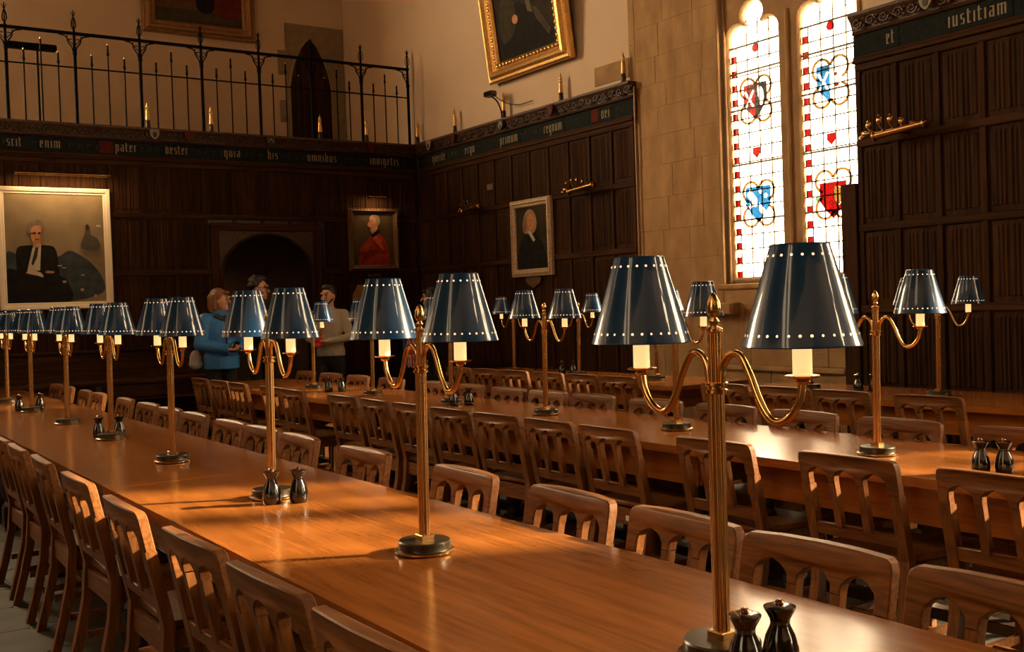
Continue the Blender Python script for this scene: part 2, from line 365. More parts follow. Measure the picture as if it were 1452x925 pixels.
def panelling(wall, x0, x1, ncol, rows=ROWS, rails=RAILS, skip=None):
    pw = (x1-x0)/ncol; st = .055
    MB().box(x0, x1, -.028, .0, 0, 3.44).build('panel_backing', DARKOAK, wall)
    stile = None
    for i in range(ncol+1):
        xs = min(max(x0+i*pw, x0+st/2), x1-st/2)
        if skip and skip(xs, 1.0): zlo = 2.66
        else: zlo = 0
        MB().box(xs-st/2, xs+st/2, -.05, -.026, zlo, 3.44, .006).build('stile', PANEL, wall)
    for z in rails:
        MB().box(x0+.0, x1-.0, -.056, -.027, z-.033, z+.033, .008).build('rail', PANELH, wall) if not (skip and z < 2.6) else None
        if skip and z < 2.6:
            MB().box(x0, 4.62, -.056, -.027, z-.033, z+.033, .008).build('rail', PANELH, wall)
            MB().box(6.17, x1, -.056, -.027, z-.033, z+.033, .008).build('rail', PANELH, wall)
    for i in range(ncol):
        xc = x0+(i+.5)*pw
        for z0, z1 in rows:
            if skip and (skip(xc-pw/2+.06, z0) or skip(xc+pw/2-.06, z0)): continue
            key = (round(pw-st-.004, 3), round(z1-z0, 3))
            if key not in LIN: LIN[key] = linen(*key)
            put('linenfold_panel', LIN[key], wall, (xc, -.03, z0))
def in_door(x, z): return 4.62 < x < 6.17 and z < 2.6
# the doorway is cut from the backing: build the backing in three boards instead
def back_panelling():
    wall = wb
    x0, x1, ncol = .20, 7.66, 19
    pw = (x1-x0)/ncol; st = .055
    for a, b, zl in ((x0, 4.63, 0), (4.63, 6.17, 2.62), (6.17, x1, 0)):
        MB().box(a, b, -.028, 0, zl, 3.44).build('panel_backing', DARKOAK, wall)
    for i in range(ncol+1):
        xs = min(max(x0+i*pw, x0+st/2), x1-st/2); zlo = 2.66 if in_door(xs, 1) else 0
        MB().box(xs-st/2, xs+st/2, -.05, -.026, zlo, 3.44, .006).build('stile', PANEL, wall)
    for z in RAILS:
        segs = [(x0, x1)] if z > 2.7 else [(x0, 4.63), (6.17, x1)]
        for a, b in segs: MB().box(a, b, -.056, -.027, z-.033, z+.033, .008).build('rail', PANELH, wall)
    for i in range(ncol):
        a, b = x0+i*pw+st/2, x0+(i+1)*pw-st/2
        for z0, z1 in ROWS:
            aa, bb = a, b
            if z0 < 2.6:
                if aa > 4.6 and bb < 6.2: continue
                if aa < 4.63 < bb: bb = 4.60
                if aa < 6.17 < bb: aa = 6.20
                if bb-aa < .12: continue
            key = (round(bb-aa-.004, 3), round(z1-z0, 3))
            if key not in LIN: LIN[key] = linen(*key)
            put('linenfold_panel', LIN[key], wall, ((aa+bb)/2, -.03, z0))
back_panelling()
# doorway frame: jambs, lintel and arched spandrel
dr = struct(empty('door_1', ((A0+A1)/2, YE, 0)))
cx = (A0+A1)/2
for s in (-1, 1):
    MB().box(s*(.72)-.055, s*(.72)+.055, -.035, .12, 0, 2.66, .012).build('door_jamb', PANEL, dr)
MB().box(-.775, .775, -.04, .12, 2.575, 2.68, .012).build('door_lintel', PANELH, dr)
sp_out = [(-.67, 1.9)]+[(-.65, 1.9)]+[(x-cx, z) for x, z in arch(A0, A1, AS, AZ)]+[(.65, 1.9), (.67, 1.9), (.67, 2.58), (-.67, 2.58)]
put('arch_spandrel', plate(sp_out, [], .05, .006, CARVED), dr, (0, -.01, 0))
arc = [(x-cx, -.02, z) for x, z in arch(A0, A1, AS, AZ)]
MB().tube([(-.65, -.02, 0)]+arc+[(.65, -.02, 0)], .022, 8).build('arch_moulding', PANELH, dr, smooth=40)

# ---- right-hand panelling, far and near of the visible window (local x = -Y)
panelling(wr, -13.76, -8.90, 12)
panelling(wr, -5.97, -1.25, 12)
# deeper board beside the window below the second row
MB().box(-6.14, -5.975, -.07, .0, 0, 2.42, .006).build('window_side_board', PANEL, wr)
MB().box(-13.78, -8.89, -.06, .0, 3.41, 3.45).build('panel_head', PANELH, wr)

# ---- frieze: moulding, painted band with inscription, carved cornice
GL = {  # strokes of a broad-nib letter, x in units of stroke spacing, z in x-heights
 'i': (1, [(0,0,0,1)]), 'n': (2, [(0,0,0,1),(1,0,1,1),(0,.93,1,.93)]), 'm': (3, [(0,0,0,1),(1,0,1,1),(2,0,2,1),(0,.93,2,.93)]),
 'u': (2, [(0,0,0,1),(1,0,1,1),(0,.07,1,.07)]), 'v': (2, [(0,0,0,1.1),(1,0,1,1),(0,.07,1,.07)]), 'r': (1.6, [(0,0,0,1),(.3,.92,.8,.92)]),
 'c': (1.6, [(0,0,0,1),(.2,.93,.8,.93),(.2,.07,.8,.07)]), 'e': (1.8, [(0,0,0,1),(.2,.93,.8,.93),(.8,.62,.8,.93),(.1,.5,.8,.6),(.2,.07,.8,.07)]),
 't': (1.5, [(0,0,0,1.3),(-.3,.95,.7,.95),(.2,.07,.7,.07)]), 's': (1.7, [(0,.55,0,.95),(.8,.05,.8,.5),(0,.93,.8,.93),(0,.52,.8,.52),(0,.07,.8,.07)]),
 'a': (2, [(1,0,1,1),(0,.05,0,.5),(0,.07,1,.07),(0,.52,1,.56),(.1,.93,1,.93)]), 'o': (2, [(0,0,0,1),(1,0,1,1),(0,.93,1,.93),(0,.07,1,.07)]),
 'b': (2, [(0,0,0,1.5),(1,0,1,1),(0,.93,1,.93),(0,.07,1,.07)]), 'd': (2, [(0,0,0,1),(1,0,1,1),(0,.07,1,.07),(0,.93,1,.93),(1,1,.3,1.5)]),
 'p': (2, [(0,-.45,0,1),(1,0,1,1),(0,.93,1,.93),(0,.07,1,.07)]), 'q': (2, [(0,0,0,1),(1,-.45,1,1),(0,.93,1,.93),(0,.07,1,.07)]),
 'g': (2, [(0,0,0,1),(1,-.4,1,1),(0,.93,1,.93),(0,.07,1,.07),(0,-.4,1,-.4)]), 'h': (2, [(0,0,0,1.5),(1,-.1,1,1),(0,.93,1,.93)]),
 'j': (1, [(0,-.4,0,1.2)])}
def word(wall, text, x0, x1, z, xh=.085, y=-.0505):
    tot = sum(GL[c][0] for c in text)+.35*(len(text)-1); sx = (x1-x0)/tot; w = sx*.50; m = MB(); x = x0
    for c in text:
        wd, st = GL[c]
        for a, b, c2, d in st:
            ax, az, bx, bz = x+a*sx, z+b*xh, x+c2*sx, z+d*xh; t = w*.5
            if abs(a-c2) < 1e-6:   # upright with slanted nib ends
                m.add([(ax-t,y,az+t*.6),(ax,y,az-t*.4),(ax+t,y,az+t*.4),(bx+t,y,bz-t*.2),(bx,y,bz+t*.5),(bx-t,y,bz-t*.4)], [(0,1,2,3,4,5)])
            else:
                t2 = w*.28; m.add([(ax-t*.5,y-.0004,az-t2),(bx+t*.5,y-.0004,bz-t2+.002),(bx+t*.5,y-.0004,bz+t2+.002),(ax-t*.5,y-.0004,az+t2)], [(0,1,2,3)])
        x += (wd+.35)*sx
    # give the painted strokes a hair of thickness
    o = m.build('inscription', LETTER, wall); return o
def frieze(wall, x0, x1, end=True):
    MB().box(x0, x1, -.085, .0, 3.44, 3.475, .008).build('lower_moulding', PANELH, wall)
    MB().box(x0, x1, -.065, .0, 3.475, 3.505, .006).build('lower_fillet', PANELH, wall)
    MB().box(x0, x1, -.05, .0, 3.50, 3.685).build('painted_band', BANDM, wall)
    MB().box(x0, x1, -.075, .0, 3.685, 3.715, .008).build('upper_fillet', PANELH, wall)
    # cavetto cornice
    pr = [(0, 3.71), (-.06, 3.71), (-.068, 3.75), (-.085, 3.79), (-.115, 3.825), (-.125, 3.84), (-.125, 3.865), (0, 3.865)]
    n = len(pr); m = MB(); m.add([(x0, a, b) for a, b in pr]+[(x1, a, b) for a, b in pr], [tuple(range(n)), tuple(range(2*n-1, n-1, -1))]+[(i, (i+1) % n, n+(i+1) % n, n+i) for i in range(n)])
    m.build('cornice', CARVED, wall)
    # carved running scroll on the cornice
    k = MB(); x = x0+.08; i = 0
    while x < x1-.05:
        zc = 3.775; up_ = 1 if i % 2 else -1
        pts = []
        for q in range(11):
            a = q/10*3.6*PI/2*1.5; rr = .048*(1-q/13); pts.append((x+rr*math.cos(a)*1.1, -.088-.018*math.sin(up_*a*.0+.6), zc+up_*rr*math.sin(a)))
        k.tube(pts, [.011*(1-.5*q/10) for q in range(11)], 5)
        k.ball((x+.065, -.092, zc+up_*.03), (.022, .012, .016), 6, 4); k.ball((x+.06, -.088, zc-up_*.03), (.018, .012, .013), 6, 4)
        x += .135; i += 1
    o = k.build('carved_scroll', CARVED, wall, smooth=50); o['kind'] = 'stuff'
    # painted vine between the words
    v = MB(); x = x0+.06
    while x < x1-.06:
        v.tube([(x+.022*math.cos(a), -.051, 3.595+.03*math.sin(a)) for a in [R(d) for d in range(0, 300, 50)]], .0035, 4)
        x += .105
    o = v.build('painted_vine', mat('faded_vine', (.045, .042, .03), .7, col2=(.07, .05, .03), vscale=20), wall); o['kind'] = 'stuff'
def clearing(wall, x0, x1): MB().box(x0-.03, x1+.03, -.0548, -.049, 3.51, 3.678).build('word_ground', BANDM, wall)
frieze(wb, .1, 7.66); frieze(wr, -13.74, -8.88); frieze(wr, -5.975, -1.25)
for t, a, b in [('scit',2.178,2.348),('enim',2.543,2.783),('pater',3.42,3.69),('vester',4.04,4.339),('quia',4.808,5.037),('his',5.413,5.563),('omnibus',5.985,6.43),('indigetis',6.949,7.416)]:
    clearing(wb, a, b); word(wb, t, a, b, 3.555, y=-.0552)
MB().box(3.22, 3.385, -.0548, -.049, 3.53, 3.67).build('red_initial', REDPATCH, wb)
for t, a, b in [('querite',13.282,12.923),('ergo',12.392,12.14),('primum',11.519,11.113),('regnum',10.549,10.175),('dei',9.43,9.28),('et',5.63,5.545),('iustitiam',5.051,4.549)]:
    clearing(wr, -a, -b); word(wr, t, -a, -b, 3.545, y=-.0552)
MB().box(-9.62, -9.5, -.0548, -.049, 3.53, 3.67).build('red_initial', REDPATCH, wr)
# small carved shields on the cornice
SHB = mat('shield_sable', (.012, .010, .008), .6, col2=(.02, .016, .012), vscale=30)
SHW = mat('shield_argent', (.22, .18, .12), .6, col2=(.28, .23, .15), vscale=30)
def shield_pts(w, hh): return spl([(-w/2, hh*.55), (0, hh*.58), (w/2, hh*.55), (w/2, 0), (w*.3, -hh*.3), (0, -hh*.5), (-w*.3, -hh*.3), (-w/2, 0)], 3)
def carved_shield(wall, x, kind):
    o = put('carved_shield', plate(shield_pts(.11, .12), [], .02, .003, SHB if kind == 0 else (REDPATCH if kind == 1 else SHW)), wall, (x, -.145, 3.775))
    if kind == 0: put('chevron', plate([(-.045, -.02), (0, .03), (.045, -.02), (.045, .0), (0, .052), (-.045, 0)], [], .003, 0, SHW), o, (0, -.003, 0))
    elif kind == 1: put('bend', plate([(-.04, .04), (.03, -.03), (.04, -.01), (-.03, .055)], [], .003, 0, SHB), o, (0, -.003, 0))
    else: put('charge', plate(ell(0, .0, .025, .035), [], .003, 0, SHB), o, (0, -.003, 0))
carved_shield(wb, 5.42, 0); carved_shield(wb, 6.93, 1); carved_shield(wb, 3.88, 2); carved_shield(wb, 4.32, 1); carved_shield(wr, -13.25, 2); carved_shield(wr, -11.38, 0); carved_shield(wr, -12.58, 1); carved_shield(wr, -10.3, 1); carved_shield(wr, -5.2, 2)

# gilded finials standing on the cornice
def make_finial():
    r = empty('gilded_finial')
    MB().lathe([(.030, 0), (.034, .012), (.026, .03), (.030, .05), (.022, .07), (.028, .085), (.018, .10)], 10).build('finial_foot', DARKOAK, r, smooth=40)
    MB().lathe([(.022, .095), (.031, .105), (.028, .13), (.023, .20), (.019, .225), (.027, .232), (.027, .240), (.015, .248), (.022, .262), (.023, .275), (.013, .30), (.002, .34)], 10).build('gilt_spire', GOLD, r, smooth=40)
    return r
fproto = make_finial(); first = True
spots = [(x, YE-.04, 'on the end screen cornice, %s' % d) for x, d in ((3.82, 'below the third railing post'), (4.635, 'below the fourth railing post'), (6.17, 'in front of the gallery door'), (6.885, 'below the last full railing post'))]
spots += [(XR-.04, y, d) for y, d in ((13.66, 'in the corner where both cornices meet'), (12.6, 'on the side cornice nearest the corner'), (11.38, 'on the side cornice beside the grey box'), (10.15, 'on the side cornice below the gilt painting'), (9.0, 'at the end of the side cornice by the pale stone'))]
for x, y, d in spots:
    o = fproto if first else copy_tree(fproto); first = False
    o.location = (x, y, 3.865); tag(o, 'gilded spire finial ' + d, 'finial', 'gilded finials along the frieze')

# ---- stone facing left of the window, ledges and window surround
def stones(wall, x0, x1, z0, z1, row, seed, m=None, y0=-.012, wmin=.30, wmax=.55, name='stone_block', skip=None):
    rnd = random.Random(seed); z = z0; r_ = 0
    while z < z1-.02:
        hh = min(row*rnd.uniform(.85, 1.2), z1-z)
        if z1-z-hh < .1: hh = z1-z
        x = x0
        while x < x1-.01:
            w = min(rnd.uniform(wmin, wmax), x1-x)
            if x1-x-w < .15: w = x1-x
            if not (skip and skip(x, x+w, z, z+hh)):
                d = rnd.uniform(0, .0035)
                MB().box(x+.0015, x+w-.0015, y0-d, .02, z+.0015, z+hh-.0015, .003).build(name, m or STONE, wall)
            x += w
        z += hh
MB().box(-8.98, -7.65, -.010, .02, 0, ZC).build('stone_bed', MORTAR, wr)
stones(wr, -8.88, -7.66, 0, 6.6, .30, 3)
stones(wr, -8.98, -8.88, 3.9, 6.6, .34, 5, wmin=.1, wmax=.1)
MB().box(-9.60, -8.99, -.010, .01, 3.935, 4.15, .006).build('quoin_stone', STONE2, wr)
# below and beside the window
MB().box(-7.70, -5.98, -.004, .02, 0, 1.60).build('stone_bed', MORTAR, wr)
stones(wr, -7.70, -6.15, .80, 1.40, .30, 9, STONE2)
stones(wr, -7.70, -6.15, 0, .76, .38, 11, STONE2)
MB().box(-7.95, -7.42, -.16, .0, 1.30, 1.415, .012).build('stone_corbel_shelf', STONE2, wr)
MB().box(-7.72, -6.15, -.06, .0, .745, .80, .012).build('stone_ledge', STONE, wr)
MB().box(-7.72, -6.10, -.035, .30, 1.545, 1.60, .012).build('window_sill', STONE, wr)

def head(c, w, zs, za, n=7):
    """cusped head of one light from left spring to right spring"""
    hw = w/2; k = (za-zs)/1.56; pts = []
    def lobe(cx_, cz_, r_, a0, a1):
        for i in range(n+1): a = R(a0+(a1-a0)*i/n); pts.append((c+hw*(cx_+r_*math.cos(a)), zs+k*(cz_+r_*math.sin(a))))
    pts.append((c-hw, zs))
    lobe(-.60, .36, .40, 190, 48); lobe(0, 1.06, .42, 228, 100); pts.append((c, zs+k*1.56)); lobe(0, 1.06, .42, 80, -48); lobe(.60, .36, .40, 132, -10)
    pts.append((c+hw, zs)); return pts
LZ0, LZS, LZA, LW = 1.66, 3.98, 4.42, .645
pane_cache = {}
def stained_window(idx, c, PG=None):
    PG = PG or GRIS; pane_cache.clear()
    w = struct(empty('window_%d' % idx, (XR+.04, c, .0292), -PI/2), 'tall two-light stone window with pale leaded glass and painted shields')
    w.scale = (1, 1, .98); lights = [-.45, .45]
    holes = [[(l-LW/2, LZ0)]+[(l+LW/2, LZ0)]+list(reversed(head(l, LW, LZS, LZA))) for l in lights]
    for l in lights: holes.append([(l-.27, 4.72), (l+.27, 4.72)]+list(reversed(arch(l-.27, l+.27, 5.5, 6.1))))
    trac = plate(rect(-.85, .85, 1.60, 6.5), holes, .09, .020, STONE2)
    put('tracery', trac, w, (0, .055, 0))
    for s in (-1, 1):
        MB().tube([(s*.855, .0, 1.60), (s*.855, .0, 6.45)], .020, 8).build('jamb_shaft', STONE, w, smooth=40)
        MB().tube([(s*.805, .045, 1.60), (s*.805, .045, 6.45)], .016, 8).build('jamb_roll', STONE2, w, smooth=40)
    MB().tube([(0, .05, 1.62), (0, .05, 4.2)], .024, 8).build('mullion_roll', STONE, w, smooth=40)
    for li, l in enumerate(lights):
        gy = .10; x0 = l-LW/2; bw = .075; cols = 4; cw = (LW-bw)/cols; rows_ = 16; rh = (LZS-LZ0)/rows_
        for r_ in range(rows_):
            for q in range(2):
                key = ('b', q if (r_ % 1 == 0) else 0); hh = rh/2
                if key not in pane_cache: pane_cache[key] = MB().box(-bw/2+.004, bw/2-.004, 0, .004, .004, hh-.004).mesh('pane', RG2 if q == 0 else PG)
                put('pane', pane_cache[key], w, (x0+bw/2, gy, LZ0+r_*rh+q*hh))
            for k in range(cols):
                if 'q' not in pane_cache: pane_cache['q'] = MB().box(-cw/2+.001, cw/2-.001, 0, .004, .001, rh-.001).mesh('pane', PG)
                put('pane', pane_cache['q'], w, (x0+bw+(k+.5)*cw, gy, LZ0+r_*rh))
        put('upper_pane', plate([(l-.27, 4.72), (l+.27, 4.72)]+list(reversed(arch(l-.27, l+.27, 5.5, 6.1))), [], .004, 0, PG), w, (0, gy, 0))
        hp = head(l, LW, LZS, LZA); mid = [(l-LW/2, LZS), (l+LW/2, LZS)]
        put('head_pane', plate(hp, [], .004, 0, PG), w, (0, gy, 0))
        lead = MB()
        for r_ in range(rows_+1): lead.box(x0, x0+LW, gy-.003, gy+.006, LZ0+r_*rh-.006, LZ0+r_*rh+.006)
        for k in range(cols+1): lead.box(x0+bw+k*cw-.006, x0+bw+k*cw+.006, gy-.003, gy+.006, LZ0, LZS+(.25 if 0 < k < cols else 0))
        for q in range(1, 3): lead.box(x0+.1, x0+LW-.1, gy-.003, gy+.006, LZS+q*.10-.003, LZS+q*.10+.003)
        lead.build('lead_lattice', LEAD, w)
        for z in (2.24, 2.80, 3.35, 3.72, LZS): MB().box(x0-.02, x0+LW+.02, gy-.014, gy-.002, z-.009, z+.009).build('saddle_bar', LEAD, w)
        # painted roundels and shields
        up_c, lo_c, cxx = (3.42, 2.39, l+.01+(.0 if li else -.01))[0], 2.39, l
        for zc in (3.42, 2.39):
            for a in range(4):
                aa = PI/4+a*PI/2; ox, oz = .140*math.cos(aa), .175*math.sin(aa)
                arcp = [(cxx+ox+.10*math.cos(t), gy-.008, zc+oz+.10*math.sin(t)) for t in [aa-R(118)+R(236)*i/10 for i in range(11)]]
                MB().tube(arcp, .013, 6).build('amber_quatrefoil', YG_, w)
            if zc > 3:
                put('pale_canopy', plate(spl([(cxx-.10, zc+.19), (cxx, zc+.40), (cxx+.10, zc+.19), (cxx+.09, zc+.10), (cxx-.09, zc+.10)], 3), [], .003, 0, WG2), w, (0, gy-.012, 0))
        def half(side, zc, w_, h_, mm, holes=()):
            pts = [(-w_/2, h_*.5), (0, h_*.5), (0, -h_*.5), (-w_*.28, -h_*.25), (-w_/2, 0)]
            sg = 1 if side < 0 else -1
            put('shield_half', plate([(cxx+sg*x, zc+z) for x, z in pts], [[(cxx+x, z) for x, z in hh_] for hh_ in holes], .004, 0, mm), w, (0, gy-.018, 0))
        def strip(pts, mm): put('heraldic_charge', plate([(cxx+x, z) for x, z in pts], [], .003, 0, mm), w, (0, gy-.024, 0))
        xa, xb, xt = .055, .085, .011; X1 = []
        for sx_, sz_ in ((1, 1), (-1, 1), (-1, -1), (1, -1)):     # thin saltire, counter-clockwise
            p1, p2, p3 = (-.075+sx_*(xa-xt), 3.43+sz_*(xb+xt*.5)), (-.075+sx_*(xa+xt), 3.43+sz_*(xb-xt*.5)), ((-.075, 3.43+xt*1.6) if sz_ > 0 else (-.075, 3.43-xt*1.6))
            side = (-.075+sx_*xt*1.4, 3.43)
            X1 += [p2, p1, p3] if (sx_, sz_) == (1, 1) else ([p1, p2, side] if (sx_, sz_) == (-1, 1) else ([p2, p1, p3] if (sx_, sz_) == (-1, -1) else [p1, p2, side]))
        if li == 0:
            half(-1, 3.40, .30, .36, RG, [X1]); half(1, 3.40, .30, .36, KG, [spl([(.03, 3.55), (.09, 3.52), (.11, 3.43), (.075, 3.34), (.045, 3.42)], 3)])
            half(-1, 2.38, .32, .36, BG, [[(-.145, 2.49), (-.10, 2.54), (-.012, 2.44), (-.012, 2.37), (-.05, 2.36)], ell(-.10, 2.37, .028, .028, 5)])
            half(1, 2.38, .32, .36, BG, [[(.012, 2.40), (.10, 2.31), (.055, 2.275), (.012, 2.32)], ell(.035, 2.51, .026, .026, 5), ell(.10, 2.46, .026, .026, 5)])
        else:
            half(-1, 3.40, .30, .36, BG, [X1])
            strip(ell(.07, 3.48, .022, .018, 6), RG); strip(ell(.08, 3.38, .028, .020, 6), RG)
            gold = spl([(.015, 2.45), (.09, 2.44), (.115, 2.36), (.06, 2.28), (.015, 2.34)], 3)
            half(-1, 2.33, .30, .34, RG); half(1, 2.33, .30, .34, RG, [gold]); strip([(x*1.0, z) for x, z in gold], YG_)
            strip(ell(-.17, 2.36, .028, .028, 8), glass('emerald_glass', (.03, .07, .04)))
        put('ruby_boss', plate(ell(cxx+.02, 3.93, .045, .045, 10), [], .004, 0, RG), w, (0, gy-.018, 0))
        put('ruby_shield', plate([(cxx-.05+x*.1, 2.90+z*.1) for x, z in ((0,.5),(1,.5),(1,-.1),(.5,-.6),(0,-.1))], [], .004, 0, RG), w, (0, gy-.018, 0))
    return w
stained_window(1, WIN[0]); stained_window(2, WIN[1], WG); stained_window(4, WIN[2], WG)

# conduit down the end of the far panelling
tag(MB().tube([(XR-.012, 8.865, .02), (XR-.012, 8.865, 3.80)], .011, 8).build('wall_conduit', COPPIPE, smooth=50), 'thin pale conduit running down beside the far panelling and the stone', 'pipe')

# ------------------------------------------------------------------ gallery: iron railing, stone door, strip lamp
rail = tag(empty('gallery_railing', (0, 13.90, 3.865)), 'black wrought iron railing with spear balusters along the gallery edge', 'railing')
PX = [2.22-.785, 2.22, 3.00, 3.79, 4.58, 5.37, 6.13, 6.90, 7.66]
MB().box(1.0, 7.68, -.022, .022, 1.115, 1.150, .004).build('top_rail', IRON, rail)
MB().box(1.0, 7.68, -.008, .008, .705, .722).build('middle_rail', IRON, rail)
post_me = MB().lathe([(.026, 0), (.022, .02), (.022, .86), (.030, .88), (.030, .90), (.020, .92), (.018, 1.12), (.020, 1.16), (.010, 1.18), (.006, 1.42)], 8).mesh('railing_post', IRON, 35)
def lantern():
    m = MB()
    for k in range(4):
        a = PI/4+k*PI/2
        m.tube([(.004*math.cos(a), .004*math.sin(a), 1.17), (.034*math.cos(a), .034*math.sin(a), 1.225), (.030*math.cos(a), .030*math.sin(a), 1.28), (.004*math.cos(a), .004*math.sin(a), 1.345)], .005, 5)
    m.lathe([(.004, 1.34), (.016, 1.355), (.012, 1.37), (.004, 1.385)], 8)
    for k in range(4):
        a = k*PI/2; m.tube([(0, 0, 1.36), (.02*math.cos(a), .02*math.sin(a), 1.375), (.028*math.cos(a), .028*math.sin(a), 1.40)], .004, 4)
    return m.mesh('lantern_finial', IRON)
lan_me = lantern()
def bracket(s):
    m = MB()
    m.tube(cr([(s*.018, 0, .90), (s*.03, 0, .96), (s*.07, 0, 1.02), (s*.085, 0, 1.075), (s*.12, 0, 1.10), (s*.18, 0, 1.112)], 4), .009, 5)
    m.tube([(s*.025, 0, 1.06), (s*.08, 0, 1.06), (s*.08, 0, 1.10)], .007, 5); m.tube([(s*.02, 0, 1.0), (s*.075, 0, 1.055)], .006, 5)
    return m.mesh('scroll_bracket', IRON)
brl, brr = bracket(-1), bracket(1)
for i, x in enumerate(PX):
    p = put('railing_post', post_me, rail, (x, 0, 0)); put('lantern_finial', lan_me, p)
    put('scroll_bracket', brl, rail, (x, 0, 0))
    if i < len(PX)-1: put('scroll_bracket', brr, rail, (x, 0, 0))
def spear(hh): return MB().lathe([(.010, 0), (.009, hh-.16), (.018, hh-.15), (.018, hh-.135), (.013, hh-.11), (.012, hh-.03), (.004, hh-.025)], 6).mesh('spear_baluster', IRON, 35)
tipm = MB().ball((0, 0, 0), (.008, .008, .012), 6, 5).mesh('gilt_tip', GOLD, 60)
sp_lo, sp_hi = spear(.905), spear(1.055)
for i in range(len(PX)-1):
    for k, f in enumerate((.25, .5, .75)):
        hi = k == 1; x = PX[i]+(PX[i+1]-PX[i])*f
        b = put('spear_baluster', sp_hi if hi else sp_lo, rail, (x, 0, 0)); put('gilt_tip', tipm, b, (0, 0, (1.055 if hi else .905)-.018))

# stone doorway on the gallery wall
def parch(x0, x1, zs, za, n=8):
    c = (x0+x1)/2; hw = (x1-x0)/2
    return [(c+hw*(-1+k/n), zs+(za-zs)*(1-abs(-1+k/n)**1.55)**.72) for k in range(2*n+1)]
gd = struct(empty('door_2', (7.12, YG, 3.66)), 'small pointed oak door in a grey stone surround')
DW, DS, DA = .37, 1.45, 2.24
op = [(-DW, 0)]+parch(-DW, DW, DS, DA)+[(DW, 0)]
sur = [(-.40, 0), (.60, 0), (.60, 2.47), (-.42, 2.47)]
put('stone_surround', plate([(-.40, 0)]+[(-DW, 0)]+parch(-DW, DW, DS, DA)+[(DW, 0), (.60, 0), (.60, 2.46), (-.41, 2.46)], [], .05, .006, GREYSTONE), gd, (0, -.03, 0))
for z0, z1, xl in ((0, .40, -.52), (.40, .86, -.40), (.86, 1.22, -.53), (1.62, 2.02, -.545)):
    MB().box(xl, -.385, -.028, .0, z0+.004, z1-.004, .004).build('quoin_stone', GREYSTONE, gd)
for k in range(6):
    a, b = -DW+k*DW/3, -DW+(k+1)*DW/3
    zt = min(p[1] for p in parch(-DW, DW, DS, DA, 24) if a+.02 <= p[0] <= b-.02)
    MB().box(a+.003, b-.003, -.012, .0, 0, zt, .003).build('door_plank', PANEL, gd)
put('door_leaf', plate(op, [], .01, 0, DARKOAK), gd, (0, -.008, 0))
hp = parch(-DW, DW, DS, DA)
MB().tube([(-DW, -.035, 0)]+[(x, -.035, z) for x, z in hp]+[(DW, -.035, 0)], .02, 6).build('arch_moulding', GREYSTONE, gd, smooth=40)

sl = tag(empty('strip_floodlight', (2.66, 14.60, 3.662)), 'black strip light on a thin stand behind the gallery railing', 'light')
MB().box(-.33, .27, -.06, .06, 1.25, 1.33, .015).build('light_bar', IRON, sl)
MB().tube([(.04, 0, 0), (.04, 0, 1.26)], .014, 8).build('stand_pole', IRON, sl)
MB().lathe([(.13, 0), (.13, .015), (.02, .03)], 14, (.04, 0, 0)).build('stand_base', IRON, sl)

bx = tag(empty('wall_floodlight', (XR-.16, 11.50, 4.19)), 'small grey box light above the side frieze with a looping cable', 'light')
bx.rotation_euler = (0, 0, -PI/2)
MB().box(-.085, .085, -.05, .05, -.035, .035, .012).build('light_box', GREYBOX, bx)
MB().box(-.08, .08, -.052, -.048, -.028, .028).build('light_lens', IRON, bx)
MB().tube(cr([(.02, 0, -.03), (.06, .06, -.10), (.10, .09, -.22), (.10, .10, -.325)]), .010, 6).build('light_bracket', IRON, bx)
MB().tube(cr([(.04, .04, -.03), (.20, .10, -.14), (.42, .14, -.20), (.72, .15, -.20)]), .006, 6).build('light_cable', CABLE, bx)

